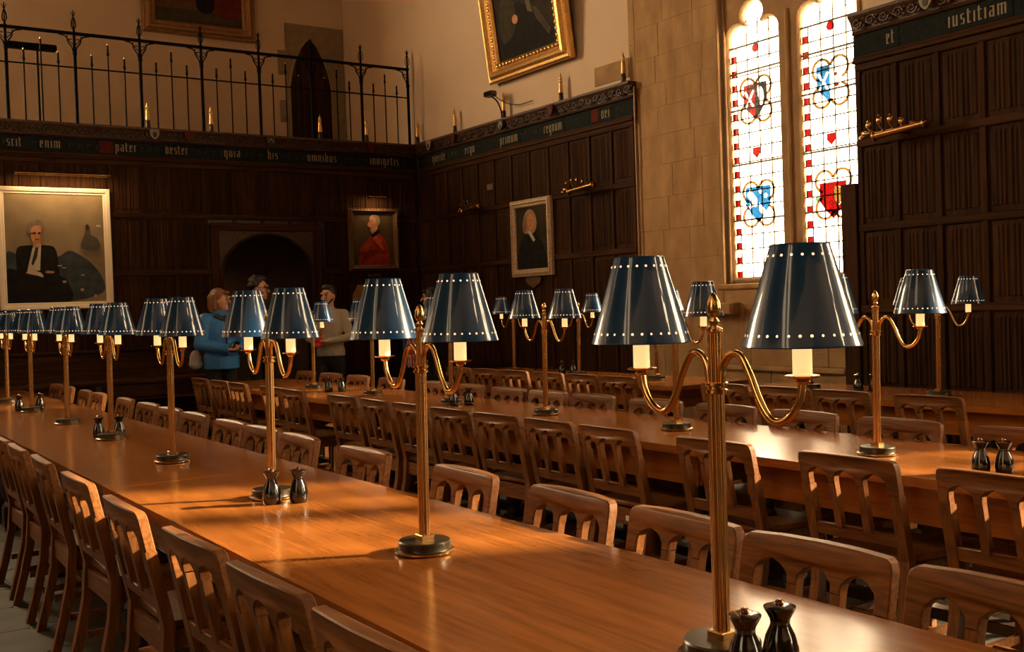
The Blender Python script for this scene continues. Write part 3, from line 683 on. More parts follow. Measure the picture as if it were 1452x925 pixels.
# ------------------------------------------------------------------ paintings
def frame_ring(w, hh, fw_, d, prof):
    """mitred picture frame; prof = list of (t from outer edge 0..1, depth towards the room)"""
    m = MB(); n = len(prof); vs_ = []
    for (sx, sz) in ((-1, -1), (1, -1), (1, 1), (-1, 1)):
        for t, dp in prof: vs_.append((sx*(w/2-t*fw_), -dp*d, sz*(hh/2-t*fw_)))
    fs = []
    for c in range(4):
        for i in range(n-1): a, b = c*n+i, ((c+1) % 4)*n+i; fs.append((a, b, b+1, a+1))
    m.add(vs_, fs); return m
P_RICH = [(0, 0), (0, .55), (.08, .70), (.22, .62), (.34, .95), (.48, 1), (.58, .72), (.74, .55), (.84, .62), (.92, .5), (1, .30), (1, .1)]
P_FLAT = [(0, 0), (0, .8), (.12, 1), (.55, .85), (.62, .6), (.9, .55), (1, .35), (1, .1)]
def painting(name, label, loc, rz, w, hh, fw_, fd, fmat, prof, canvas_mat, shapes, tilt=0, beads=None, group=None):
    o = tag(empty(name, loc, rz), label, 'painting', group); o.rotation_euler = (R(-tilt) if rz == 0 else 0, 0, rz)
    if tilt: o.rotation_mode = 'XYZ'; o.matrix_world = Matrix.Translation(loc) @ Matrix.Rotation(rz, 4, 'Z') @ Matrix.Rotation(R(tilt), 4, 'X')
    fr = frame_ring(w, hh, fw_, fd, prof).build('frame', fmat, o, (0, 0, hh/2))
    MB().box(-w/2+.01, w/2-.01, -.012, -.0, .01, hh-.01).build('back_board', DARKOAK, o)
    iw, ih = w-2*fw_, hh-2*fw_
    cv = MB().box(-iw/2-.005, iw/2+.005, -.018, -.012, fw_-.005, hh-fw_+.005).build('canvas', canvas_mat, o)
    for i, (nm, pts, mm) in enumerate(shapes):
        q = [(min(max(x, 0), 1)*iw-iw/2, fw_+min(max(z, 0), 1)*ih) for x, z in pts]
        put(nm, plate(q, [], .0012, 0, mm), cv, (0, -.0195-.0010*i, 0))
    if beads:
        bm_, step, t = beads
        k = MB()
        for (ax, az, bx_, bz) in ((-1,-1,1,-1), (1,-1,1,1), (1,1,-1,1), (-1,1,-1,-1)):
            p = Vector((ax*(w/2-t*fw_), 0, az*(hh/2-t*fw_))); q = Vector((bx_*(w/2-t*fw_), 0, bz*(hh/2-t*fw_)))
            L_ = (q-p).length; nn = int(L_/step)
            for i in range(nn): c = p.lerp(q, (i+.5)/nn); k.ball((c.x, -fd*.66, c.z+hh/2), (step*.36, .012, step*.36), 6, 4)
        kk = k.build('beading', bm_, fr, (0, 0, -hh/2), smooth=60); kk['kind'] = 'stuff'
    return o
def pm(name, a, b, sc=9, rough=.75): return mat('paint_'+name, a, rough, col2=b, vscale=sc, spec=.12)
FLESH = pm('flesh', (.42, .20, .10), (.55, .29, .16), 14); FLESHR = pm('ruddy', (.50, .20, .09), (.62, .30, .15), 14)
PBLK = pm('black', (.008, .007, .006), (.018, .016, .014)); PCHAR = pm('charcoal', (.025, .024, .024), (.05, .046, .042))
PHAIR = pm('greyhair', (.13, .10, .07), (.24, .19, .14)); PWHITE = pm('linen', (.45, .38, .29), (.58, .50, .38))
PRED = pm('scarlet', (.26, .022, .008), (.46, .055, .018), 12); PSOFA = pm('sofa_blue', (.030, .040, .048), (.062, .074, .08))
PBRN = pm('umber', (.035, .018, .008), (.07, .036, .016)); PWIG = pm('wig', (.30, .19, .10), (.42, .28, .16)); PGREY = pm('grey', (.07, .062, .05), (.10, .09, .072))
PLIT = pm('highlight', (.45, .27, .12), (.6, .38, .18))
# big pale-framed portrait of a seated man on the screen
sh = [('painted_sofa', spl([(.0,.06),(.0,.44),(.08,.46),(.2,.40),(.5,.42),(.62,.48),(.72,.45),(.86,.36),(.97,.22),(.96,.08),(.6,.0),(.2,.0)],4), PSOFA),
      ('painted_shadow', spl([(.0,.0),(.0,.30),(.2,.28),(.5,.26),(.62,.16),(.60,.0)],4), PBLK),
      ('painted_jacket', spl([(.10,.34),(.11,.50),(.22,.53),(.40,.53),(.49,.50),(.52,.34),(.50,.24),(.30,.22),(.12,.26)],4), PBLK),
      ('painted_shirt', [(.27,.53),(.35,.54),(.33,.30),(.20,.28),(.22,.36)], PWHITE),
      ('painted_tie', [(.295,.52),(.325,.52),(.305,.42),(.26,.34),(.245,.36)], PCHAR),
      ('painted_papers', spl([(.19,.275),(.30,.25),(.36,.235),(.33,.28),(.24,.295)],3), PWHITE),
      ('painted_neck', [(.27,.51),(.34,.51),(.345,.58),(.27,.58)], FLESH),
      ('painted_face', spl([(.245,.66),(.26,.57),(.305,.535),(.35,.575),(.375,.66),(.36,.72),(.26,.72)],4), FLESH),
      ('painted_hair', spl([(.225,.62),(.22,.70),(.245,.745),(.31,.765),(.375,.74),(.385,.66),(.37,.69),(.33,.715),(.27,.70),(.245,.65)],4), PHAIR),
      ('painted_glasses', [(.25,.645),(.37,.645),(.37,.632),(.25,.632)], PCHAR),
      ('painted_eye', ell(.285,.648,.011,.006,8), PBRN), ('painted_eye', ell(.335,.648,.011,.006,8), PBRN), ('painted_nose', [(.305,.645),(.318,.645),(.322,.608),(.302,.608)], FLESHR), ('painted_mouth', rect(.292,.33,.582,.589), PBRN), ('painted_cheek_shadow', spl([(.35,.575),(.375,.66),(.36,.70),(.345,.62)],3), pm('flesh_shadow', (.22, .10, .05), (.30, .15, .08))),
      ('painted_hands', spl([(.38,.275),(.45,.27),(.47,.285),(.40,.295)],3), FLESH),
      ('painted_far_sitter', spl([(.78,.60),(.80,.64),(.82,.71),(.85,.71),(.86,.63),(.92,.60),(.95,.50),(.76,.50)],3), PGREY),
      ('painted_far_head', ell(.825,.70,.02,.03,10), PBRN),
      ('painted_far_lamp', rect(.92,.965,.705,.725), PWHITE),
      ('painted_glint', rect(.505,.55,.335,.345), PLIT), ('painted_glint', rect(.55,.59,.315,.325), PLIT), ('painted_glint', rect(.74,.78,.245,.255), PLIT), ('painted_glint', rect(.55,.585,.18,.20), PLIT), ('painted_glint', rect(.73,.765,.10,.125), PLIT), ('painted_glint', rect(.87,.895,.035,.065), PLIT)]
painting('seated_portrait', 'large cream-framed portrait of a suited sitter on a dark sofa', (2.665, YE-.02, 1.60), 0, 1.29, 1.47, .085, .05, WHITEFR, P_FLAT, pm('olive_ground', (.21, .155, .092), (.29, .22, .135), 3), sh)
pl = tag(empty('picture_light', (2.745, YE-.02, 3.215)), 'long brass picture light above the cream-framed portrait', 'light')
MB().tube([(-.54, -.20, 0), (.54, -.20, 0)], .020, 10).build('light_tube', BRASSD, pl, smooth=50)
for s in (-.3, .3): MB().tube(cr([(s, .0, .02), (s, -.10, .04), (s, -.20, .0)], 4), .008, 6).build('light_arm', BRASSD, pl)
ld = bpy.data.lights.new('picture_lamp', 'AREA'); ld.shape = 'RECTANGLE'; ld.size = 1.0; ld.size_y = .03; ld.energy = 9.0; ld.color = (1, .62, .28)
lo = bpy.data.objects.new('picture_lamp', ld); COL.objects.link(lo); lo.parent = pl; lo.location = (0, -.20, -.024); lo.rotation_euler = (R(14), 0, 0)
# profile portrait in a scarlet robe
sh = [('painted_robe', spl([(.12,.0),(.12,.20),(.16,.36),(.30,.46),(.45,.60),(.62,.62),(.76,.52),(.85,.32),(.88,.0),(.5,-.0)],4), PRED),
      ('painted_robe_fold', spl([(.15,.02),(.22,.18),(.40,.30),(.62,.28),(.50,.20),(.30,.10)],4), pm('deep_scarlet', (.15, .012, .006), (.24, .02, .01))),
      ('painted_collar', spl([(.42,.60),(.50,.52),(.60,.62),(.66,.68),(.58,.70)],3), PBLK), ('painted_white_collar', [(.45,.61),(.58,.69),(.56,.72),(.44,.64)], PWHITE),
      ('painted_face', spl([(.36,.76),(.34,.80),(.39,.86),(.42,.96),(.56,.97),(.60,.84),(.58,.70),(.48,.64),(.42,.66),(.40,.72)],4), FLESHR),
      ('painted_hair', spl([(.43,.95),(.48,.99),(.60,.975),(.66,.88),(.62,.78),(.58,.84),(.56,.92)],4), pm('ashen_hair', (.20, .16, .11), (.34, .28, .20))),
      ('painted_eye', ell(.425,.855,.016,.008,8), PBRN), ('painted_brow', rect(.40,.45,.878,.886), PHAIR), ('painted_mouth', rect(.385,.43,.735,.742), PBRN), ('painted_ear', ell(.555,.82,.02,.035,10), FLESH), ('painted_robe_light', spl([(.46,.52),(.58,.58),(.68,.46),(.72,.28),(.60,.38)],3), pm('bright_scarlet', (.50, .07, .02), (.62, .11, .035))),
      ('painted_hands', spl([(.13,.30),(.20,.34),(.28,.32),(.22,.26),(.14,.26)],3), PRED)]
painting('scarlet_robe_portrait', 'dark-framed portrait of a sitter in profile wearing a scarlet robe', (6.945, YE-.02, 2.02), 0, .80, .90, .085, .06, GILTDARK, P_RICH, pm('brown_ground', (.060, .036, .016), (.12, .075, .035), 3), sh, beads=(GILTDARK, .05, .3))
tag(MB().box(6.84, 7.04, YE-.035, YE-.016, 1.935, 1.985, .004).build('name_plate', mat('plate_brass', (.16, .08, .03), .4, metal=.5, col2=(.2, .1, .04), vscale=9)), 'small brown plate under the scarlet robe portrait', 'plaque')
sl2 = tag(empty('small_picture_light', (6.95, YE-.02, 3.06)), 'short brass picture light above the scarlet robe portrait', 'light')
MB().tube([(-.14, -.16, 0), (.14, -.16, 0)], .018, 10).build('light_tube', BRASSD, sl2, smooth=50)
MB().tube(cr([(0, .0, .02), (0, -.08, .03), (0, -.16, .0)], 4), .008, 6).build('light_arm', BRASSD, sl2)
ld = bpy.data.lights.new('picture_lamp', 'AREA'); ld.shape = 'RECTANGLE'; ld.size = .26; ld.size_y = .03; ld.energy = 1.6; ld.color = (1, .66, .32)
lo = bpy.data.objects.new('picture_lamp', ld); COL.objects.link(lo); lo.parent = sl2; lo.location = (0, -.16, -.022); lo.rotation_euler = (R(24), 0, 0)
PEACH = pm('peach', (.40, .20, .09), (.50, .27, .13), 5); PEACH2 = pm('peach_light', (.55, .32, .16), (.62, .38, .20), 5)
sh = [('painted_light_panel', rect(.30,.46,0,1), PEACH2), ('painted_edge', rect(.29,.305,0,1), PBRN), ('painted_shadow', [(0,1),(.12,1),(0,.8)], PBRN),
      ('painted_ring', spl([(.34,.60),(.36,.74),(.46,.80),(.60,.80),(.66,.66),(.60,.50),(.44,.46)],4), PBLK), ('painted_head', spl([(.42,.62),(.46,.72),(.56,.72),(.58,.58),(.48,.50)],4), FLESH)]
painting('pale_panel_picture', 'glazed pale orange picture in a dark frame below the scarlet robe portrait', (6.92, YE-.02, 1.12), 0, .76, .74, .035, .04, DARKOAK, P_FLAT, PEACH, sh)
# bewigged cleric on the side wall
sh = [('painted_gown', spl([(.08,.0),(.08,.30),(.16,.45),(.35,.58),(.60,.56),(.78,.44),(.92,.22),(.96,.0),(.5,0)],4), PBLK),
      ('painted_wig', spl([(.24,.60),(.22,.74),(.30,.90),(.44,.96),(.58,.91),(.66,.76),(.62,.62),(.50,.56),(.36,.57)],4), PWIG),
      ('painted_face', spl([(.38,.72),(.38,.82),(.46,.88),(.55,.84),(.57,.72),(.52,.64),(.44,.63)],4), FLESHR),
      ('painted_eye', ell(.435,.775,.016,.008,8), PBRN), ('painted_eye', ell(.52,.775,.016,.008,8), PBRN), ('painted_nose', [(.47,.77),(.49,.77),(.495,.725),(.465,.725)], FLESH), ('painted_mouth', rect(.45,.51,.690,.698), PBRN), ('painted_wig_lock', spl([(.26,.60),(.24,.74),(.31,.86),(.35,.76),(.33,.62)],3), pm('wig_shadow', (.20, .12, .06), (.28, .18, .10))),
      ('painted_bands', [(.38,.62),(.48,.60),(.62,.46),(.56,.43),(.46,.52)], PWHITE)]
painting('bewigged_portrait', 'silver-gilt framed portrait of a bewigged sitter in black on the side wall', (XR-.012, 10.86, 1.815), -PI/2, .87, .965, .095, .07, GILTD, P_RICH, pm('dark_ground', (.016, .012, .007), (.05, .034, .017), 3), sh, beads=(GILTD, .055, .3))
cp = put('carved_plaque', plate(spl([(-.15,.05),(.15,.05),(.14,-.02),(.06,-.06),(0,-.085),(-.06,-.06),(-.14,-.02)],3), [], .02, .003, GILTDARK), None, (XR-.035, 10.86, 1.755), (0, 0, -PI/2))
tag(cp, 'small carved plaque hanging below the bewigged portrait', 'plaque')
tag(MB().box(XR-.030, XR-.012, 11.72, 11.86, 2.99, 3.07, .003).build('wall_label', mat('card_brown', (.13, .07, .03), .7, col2=(.16, .09, .04), vscale=9)), 'small tilted brown card pinned on the side panelling', 'card')
# great gilt painting leaning out high on the plaster
sh = [('painted_gown', spl([(.05,.0),(.04,.14),(.18,.30),(.40,.34),(.60,.28),(.78,.20),(.90,.0)],4), PBLK),
      ('painted_sleeve', spl([(.08,.12),(.10,.36),(.28,.44),(.36,.30),(.30,.16)],4), pm('dark_olive', (.035, .030, .018), (.06, .05, .03))),
      ('painted_scroll', [(.46,.62),(.54,.60),(.64,.24),(.56,.26)], pm('grey_cloth', (.10, .085, .055), (.15, .125, .08))),
      ('painted_scroll_tail', [(.64,.28),(.68,.20),(.86,.06),(.90,.10),(.72,.26)], pm('dim_cloth', (.05, .042, .027), (.08, .068, .044))),
      ('painted_hand', ell(.34,.24,.05,.03,12), FLESH), ('painted_face', ell(.84,.40,.06,.045,14), FLESH), ('painted_collar', [(.78,.34),(.88,.34),(.82,.29)], PWHITE),
      ('painted_figure', spl([(.45,.70),(.50,.86),(.62,.86),(.68,.70),(.60,.58)],4), PBRN)]
painting('great_gilt_painting', 'great gilt-framed dark painting leaning forward high on the plaster wall', (XR+.0, 10.765, 4.345), -PI/2, 1.74, 2.35, .24, .13, GOLD, P_RICH, pm('night_ground', (.020, .017, .012), (.045, .037, .025), 4), sh, tilt=7.0, beads=(GOLD, .075, .80))
# gallery painting
sh = [('painted_floor', rect(0,1,0,.17), pm('drab_floor', (.05, .038, .022), (.075, .058, .034))), ('painted_wall', rect(0,1,.17,1), pm('ochre_wall', (.10, .05, .020), (.15, .078, .032))),
      ('painted_red_robe', spl([(.68,.16),(.98,.14),(.96,.55),(.84,.75),(.72,.55)],4), pm('dull_red', (.10, .018, .010), (.15, .03, .016))), ('painted_dark_robe', spl([(.48,.18),(.66,.18),(.66,.55),(.56,.70),(.48,.50)],4), PBLK), ('painted_face', ell(.84,.80,.05,.06,12), FLESH), ('painted_face', ell(.56,.76,.05,.06,12), FLESH)]
painting('gallery_painting', 'dark gilt-framed group painting on the gallery end wall', (5.33, YG-.005, 5.73), 0, 1.74, 1.6, .20, .10, GILTMID, P_RICH, PBRN, sh, beads=(GILTMID, .06, .55))

# ------------------------------------------------------------------ brass wall brackets on the side panelling
def wall_bracket(y, z, label, k=1.0):
    o = tag(empty('brass_wall_bracket', (XR-.02, y, z), -PI/2), label, 'wall light', 'brass brackets on the side panelling')
    MB().tube([(-.21*k, -.16, -.03), (.24*k, -.16, .0)], .030*k, 10).build('trough', BRASSD, o, smooth=50)
    for s, zz in ((-.225*k, -.032), (.25*k, .0)): MB().ball((s, -.16, zz), (.020*k, .045*k, .048*k), 10, 7).build('end_boss', BRASSD, o, smooth=60)
    MB().tube([(0, 0, -.03), (0, -.16, -.03)], .012, 6).build('stay', BRASSD, o)
    for i in range(6):
        x = -.30*k+i*.105*k; m = MB(); hgt = (.06+.05*math.sin(i*.9+.4))*k
        m.tube(cr([(x+.04, -.13, .0), (x, -.15, hgt*.7), (x+.02, -.17, hgt*1.2), (x+.055*k, -.18, hgt), (x+.045*k, -.175, hgt*.62)], 4), [.012*k*(1-.03*j) for j in range(17)], 6)
        m.ball((x+.01, -.16, hgt*.9), (.020*k, .010, .028*k), 6, 5)
        m.build('curled_leaf', BRASSD, o, smooth=50)
    m = MB(); m.ball((-.31*k, -.17, .0), (.045*k, .012, .022*k), 8, 5); m.ball((-.35*k, -.17, -.025), (.030*k, .010, .014*k), 8, 5); m.build('leaf_tip', BRASSD, o, smooth=50)
wall_bracket(12.05, 2.78, 'ornate brass leaf bracket on the panelling nearest the corner', .85)
wall_bracket(9.66, 2.79, 'ornate brass leaf bracket to the right of the bewigged portrait', .95)
wall_bracket(5.43, 2.80, 'ornate brass leaf bracket on the near panelling right of the window', 1.0)

# ------------------------------------------------------------------ tables
def table(xc, y0, y1, label, zt=TH, half=.44):
    o = tag(empty('dining_table', (xc, (y0+y1)/2, 0)), label, 'table', 'long oak dining tables')
    L_ = (y1-y0)/2-.002; n = 5; bw = .115; w = 2*half/n
    me = MB().box(-w/2, w/2, -L_+bw, L_-bw, zt-.038, zt).mesh('top_plank', TABLE)
    for i in range(n): put('top_plank', me, o, (-half+(i+.5)*w, 0, 0))
    for s in (-1, 1): MB().box(-half, half, min(s*(L_-bw), s*L_), max(s*(L_-bw), s*L_), zt-.038, zt).build('breadboard_end', TABLE_X, o)
    for s in (-1, 1):
        MB().box(s*.34-.014, s*.34+.014, -L_+.16, L_-.16, zt-.20, zt-.039).build('side_apron', TABLE, o)
        MB().box(-.34, .34, s*(L_-.16)-.014, s*(L_-.16)+.014, zt-.20, zt-.039).build('end_apron', TABLE_X, o)
    leg = MB().box(-.05, .05, -.05, .05, .53, .712, .004).box(-.05, .05, -.05, .05, .03, .17, .004)
    leg.lathe([(.040, .165), (.052, .18), (.040, .20), (.030, .21), (.050, .25), (.064, .31), (.060, .36), (.040, .42), (.030, .45), (.046, .47), (.034, .49), (.045, .535)], 14)
    leg.lathe([(.035, 0), (.048, .01), (.040, .035)], 12)
    lm = leg.mesh('turned_leg', DARKOAK, 35)
    for sy in (-1, 0, 1):
        for s in (-1, 1): put('turned_leg', lm, o, (s*.30, sy*(L_-.22), 0))
        MB().box(-.25, .25, sy*(L_-.22)-.03, sy*(L_-.22)+.03, .07, .13, .004).build('cross_stretcher', DARKOAK, o)
    MB().box(-.035, .035, -L_+.25, L_-.25, .075, .125, .004).build('long_stretcher', DARKOAK, o)
    return o
XA, XB, XC = 1.505, 3.975, 6.39
table(XA, .95, 4.65, 'glossy oak dining table in the foreground with the sunlit patch')
table(XA, 4.65, 8.36, 'oak dining table next beyond the foreground table on the left')
table(XA, 8.36, 12.05, 'oak dining table at the far left end of the room')
table(XB, -.07, 3.63, 'oak dining table at the right edge in the middle row')
table(XB, 3.63, 7.34, 'oak dining table in the centre of the middle row')
table(XB, 7.34, 11.05, 'oak dining table at the far end of the middle row')
table(XC, 6.47, 10.17, 'oak dining table nearest the side wall at the far end')
table(XC, 2.35, 6.05, 'dim oak dining table along the side wall below the window')
# dark side table along the screen
st = tag(empty('side_table', (2.15, 12.95, 0)), 'long dark side table along the screen under the seated portrait', 'table')
MB().box(-2.15, 2.10, -.28, .28, .70, .74, .004).build('table_top', PANELH, st); MB().box(-2.1, 2.05, -.25, -.22, .55, .70).build('apron', PANELH, st)
for x in (-2.05, -.6, .7, 2.0):
    for y in (-.22, .22): MB().box(x-.035, x+.035, y-.035, y+.035, 0, .70, .004).build('leg', DARKOAK, st)
bk = tag(empty('wall_bench', (2.1, YE-.14, 0)), 'dark panelled bench back against the screen behind the side table', 'bench')
MB().box(-2.2, 2.15, .02, .06, .0, 1.05).build('bench_back', PANELH, bk); MB().box(-2.22, 2.17, -.02, .075, 1.05, 1.085, .004).build('bench_cap', PANELH, bk)
MB().box(-2.2, 2.15, -.30, .02, .42, .46, .004).build('bench_seat', PANELH, bk); MB().box(-2.2, 2.15, -.26, -.23, 0, .42).build('bench_front', PANELH, bk)

# ------------------------------------------------------------------ chairs
CT = .838
def make_chair():
    o = empty('dining_chair')
    hw = .230; zb, zs_, za = .70, .738, .781
    # top rail with three pointed arches cut in its lower edge
    pts = []
    post = .046; n_open = 3; slat = .032; iw = 2*hw-2*post; ow = (iw-2*slat)/3
    low = [(-hw, zb)]
    low = [(-hw, zs_-.035), (-hw+post, zs_-.035)]
    for k in range(3):
        x0 = -hw+post+k*(ow+slat); x1 = x0+ow; c = (x0+x1)/2
        low += [(x0, zs_), (x0+ow*.03, zs_+.014), (x0+ow*.22, zs_+.032), (c, za), (x1-ow*.22, zs_+.032), (x1-ow*.03, zs_+.014), (x1, zs_)]
        low += [(x1, zs_-.035)] if k == 2 else [(x1, zs_-.012), (x1+slat, zs_-.012)]
    low += [(hw, zs_-.035)]
    top = [(hw, CT-.03), (hw-.006, CT-.010), (hw-.02, CT-.001), (hw*.5, CT+.003), (0, CT+.004), (-hw*.5, CT+.003), (-hw+.02, CT-.001), (-hw+.006, CT-.010), (-hw, CT-.03)]
    def rake(me, z0=.45, k=.20):
        for v in me.vertices:
            x, y, z = v.co; v.co.y = y - max(0, z-z0)*k - .016*(1-(x/hw)**2) if abs(x) < hw else y - max(0, z-z0)*k
        return me
    YB = -.175
    outl = low+top
    me = plate(outl, [], .036, .004, CHAIRH, 30); rake(me); put('top_rail', me, o, (0, YB-.018, 0))
    for k in range(2):
        x0 = -hw+post+ow+k*(ow+slat)
        me = MB().box(x0, x0+slat, -.013, .013, .545, zs_-.008).mesh('back_slat', CHAIR); rake(me); put('back_slat', me, o, (0, YB, 0))
    me = plate([(-hw+post-.004, .50), (hw-post+.004, .50), (hw-post+.004, .552), (0, .556), (-hw+post-.004, .552)], [], .024, .003, CHAIRH); rake(me); put('lower_back_rail', me, o, (0, YB-.012, 0))
    for s in (-1, 1):   # rear leg and back post in one swept piece
        sec = [(0, -.085, .040), (.15, -.045, .041), (.30, -.012, .043), (.45, 0, .044), (.60, -.030, .044), (zs_-.034, -(zs_-.034-.45)*.20, .044)]
        m = MB(); vs_ = []
        for z, y, w in sec:
            xo = s*(hw-.022); d = .019
            vs_ += [(xo-w/2, y-d, z), (xo+w/2, y-d, z), (xo+w/2, y+d, z), (xo-w/2, y+d, z)]
        fs = [(0,3,2,1), tuple(4*(len(sec)-1)+i for i in range(4))]+[(4*r_+i, 4*r_+(i+1) % 4, 4*r_+4+(i+1) % 4, 4*r_+4+i) for r_ in range(len(sec)-1) for i in range(4)]
        m.add(vs_, fs).build('rear_leg', CHAIR, o, (0, YB, 0))
        MB().box(s*.195-.02, s*.195+.02, .175, .215, 0, .43, .003).build('front_leg', CHAIR, o)
        MB().box(s*.195-.011, s*.195+.011, YB+.02, .18, .365, .43).build('side_apron', CHAIRH, o)
        MB().box(s*.195-.009, s*.195+.009, YB-.02, .18, .13, .16).build('side_stretcher', CHAIRH, o)
    MB().box(-.185, .185, .185, .205, .365, .43).build('front_apron', CHAIRH, o)
    MB().box(-.185, .185, YB-.012, YB+.012, .345, .425).build('rear_apron', CHAIRH, o)
    MB().box(-.19, .19, -.005, .013, .135, .158).build('cross_stretcher', CHAIRH, o)
    sm = plate([(-.20, -.17), (.20, -.17), (.225, .225), (.18, .235), (-.18, .235), (-.225, .225)], [], .028, .006, CHAIRH)
    sm.transform(Matrix.Rotation(-PI/2, 4, 'X')); sm.transform(Matrix.Translation((0, 0, .431)))
    zs2 = [v.co.z for v in sm.vertices]; dz = .431-min(zs2); sm.transform(Matrix.Translation((0, 0, dz)))
    put('seat', sm, o)
    return o
chair0 = make_chair(); used = [False]
rc = random.Random(5)
BACK = .175+.078                       # distance from the chair's origin to its top rail
TAGM = PAPER
def chair(x_top, y, facing, label, group, yaw=0):
    o = chair0 if not used[0] else copy_tree(chair0); used[0] = True
    o.location = (x_top+(BACK if facing > 0 else -BACK), y, 0)
    o.rotation_euler = (0, 0, (-PI/2 if facing > 0 else PI/2)+R(yaw))
    tag(o, label, 'chair', group); return o
AL = [1.90, 2.44, 3.01, 3.73, 4.49, 5.20, 5.80, 6.34]
AR = [1.29, 1.78, 2.28, 2.82, 3.49, 4.33, 5.08, 5.60, 6.10, 6.78, 7.32, 7.88, 8.54, 9.38, 9.87, 10.60, 11.09]
BL = [2.06, 2.69, 3.40, 4.14, 4.64, 5.17, 5.67, 6.19, 6.69, 7.24, 8.20, 8.68, 9.48, 9.99, 10.57]
BR = [2.62, 3.25, 3.86, 4.43, 5.03, 5.68, 6.20, 6.70, 7.30, 7.80, 8.62, 9.30, 9.92, 10.55]
CLf = [6.90, 7.38, 7.87, 8.46, 8.95, 9.44]
CLn = [3.89, 4.52, 5.02, 5.58]
def row(ys, x, facing, side, group, jit=.006):
    out = []
    for i, y in enumerate(ys):
        lab = 'oak chair, %s from the front %s' % (ORD[i], side)
        out.append(chair(x+rc.uniform(-jit, jit), y, facing, lab, group, rc.uniform(-2.2, 2.2)))
    return out
row(AL, .905, 1, 'along the left of the foreground tables', 'chairs on the left of the foreground tables')
row(AR, 2.11, -1, 'along the right of the foreground tables', 'chairs on the right of the foreground tables')
blc = row(BL, 3.345, 1, 'along the near side of the middle tables', 'chairs on the near side of the middle tables')
row(BR, 4.475, -1, 'along the far side of the middle tables', 'chairs on the far side of the middle tables')
row(CLf, 5.69, 1, 'before the far table by the side wall', 'chairs before the far wall table')
row(CLn, 5.60, 1, 'before the dim table below the window', 'chairs before the dim window table')
for o in (blc[3], blc[4], blc[6]):
    MB().box(.05, .11, -.189, -.1875, .365, .392).build('paper_label', TAGM, o)

# ------------------------------------------------------------------ table lamps
def make_lamp():
    o = empty('table_lamp')
    MB().lathe([(.078, 0), (.084, .002), (.086, .006), (.083, .010), (.078, .011), (.077, .013), (.077, .032), (.074, .036), (.018, .038)], 32).build('base', BRONZE, o, smooth=35)
    MB().lathe([(.081, .0005), (.0875, .003), (.0875, .008), (.0815, .0105)], 32, cap=False).build('base_rim', BRASSD, o, smooth=40)
    m = MB().box(-.021, .021, -.021, .021, .036, .052, .002)
    m.build('pole_foot', BRASSD, o)
    m = MB()
    for k in range(8): a = 2*PI*k/8; m.tube([(.0115*math.cos(a), .0115*math.sin(a), .05), (.0115*math.cos(a), .0115*math.sin(a), .525)], .0056, 8)
    m.build('fluted_pole', BRASSD, o, smooth=60)
    MB().lathe([(.018, .522), (.024, .524), (.024, .530), (.019, .532), (.019, .537), (.025, .539), (.025, .544), (.017, .546)], 20).build('collar', BRASS, o, smooth=40)
    m = MB()
    for k in range(6): a = 2*PI*k/6; m.tube([(.0085*math.cos(a), .0085*math.sin(a), .54), (.0085*math.cos(a), .0085*math.sin(a), .645)], .0055, 8)
    m.build('upper_pole', BRASS, o, smooth=60)
    MB().lathe([(.010, .640), (.0175, .645), (.0175, .650), (.008, .655), (.0075, .659), (.0115, .664), (.0115, .667), (.007, .671), (.007, .674), (.0135, .680), (.0155, .690), (.0135, .704), (.008, .715), (.002, .722)], 16).build('acorn_finial', BRASS, o, smooth=50)
    for s in (1, -1):
        path = cr([(0, s*.016, .535), (0, s*.021, .575), (0, s*.042, .600), (0, s*.068, .598), (0, s*.092, .563), (0, s*.115, .515), (0, s*.140, .482), (0, s*.166, .477), (0, s*.192, .492), (0, s*.212, .522), (0, s*.22, .560)], 5)
        MB().tube(path, .0078, 10).build('swan_arm', BRASS, o, smooth=60)
        MB().lathe([(.009, .550), (.014, .556), (.012, .560), (.030, .5625), (.0325, .566), (.030, .567)], 20, (0, s*.22, 0)).build('drip_pan', BRASS, o, smooth=40)
        MB().lathe([(.0175, .566), (.0175, .665), (.012, .668)], 16, (0, s*.22, 0)).build('candle_sleeve', CANDLE, o, smooth=40)
        r0, r1, z0, z1 = .1055, .053, .620, .803
        sh_ = MB().lathe([(r0-.003, z0+.001), (r0, z0-.001), (r0+.0012, z0+.001), (r0, z0+.004), (r1+.0005, z1-.003), (r1+.001, z1), (r1-.001, z1+.001), (r1-.002, z1-.003), (r0-.0025, z0+.004)], 40, cap=False).build('lamp_shade', BLUE, o, (0, s*.22, 0), smooth=30)
        sp = MB()
        for zz, cnt, rad in ((.641, 32, .0029), (.783, 20, .0026)):
            rr = r0+(r1-r0)*(zz-z0)/(z1-z0)+.0008; sl_ = math.atan2(r0-r1, z1-z0)
            for k in range(cnt):
                a = 2*PI*(k+.5)/cnt; nrm = Vector((math.cos(a)*math.cos(sl_), math.sin(a)*math.cos(sl_), math.sin(sl_))); c = Vector((rr*math.cos(a), rr*math.sin(a), zz))
                u = Vector((-math.sin(a), math.cos(a), 0)); w = nrm.cross(u)
                sp.add([c+(u*math.cos(q)+w*math.sin(q))*rad for q in [2*PI*i/8 for i in range(8)]]+[c+nrm*.0004], [(i, (i+1) % 8, 8) for i in range(8)])
        q = sp.build('glowing_holes', HOLE, sh_); q['kind'] = 'stuff'
    return o
lamp0 = make_lamp(); lused = [False]
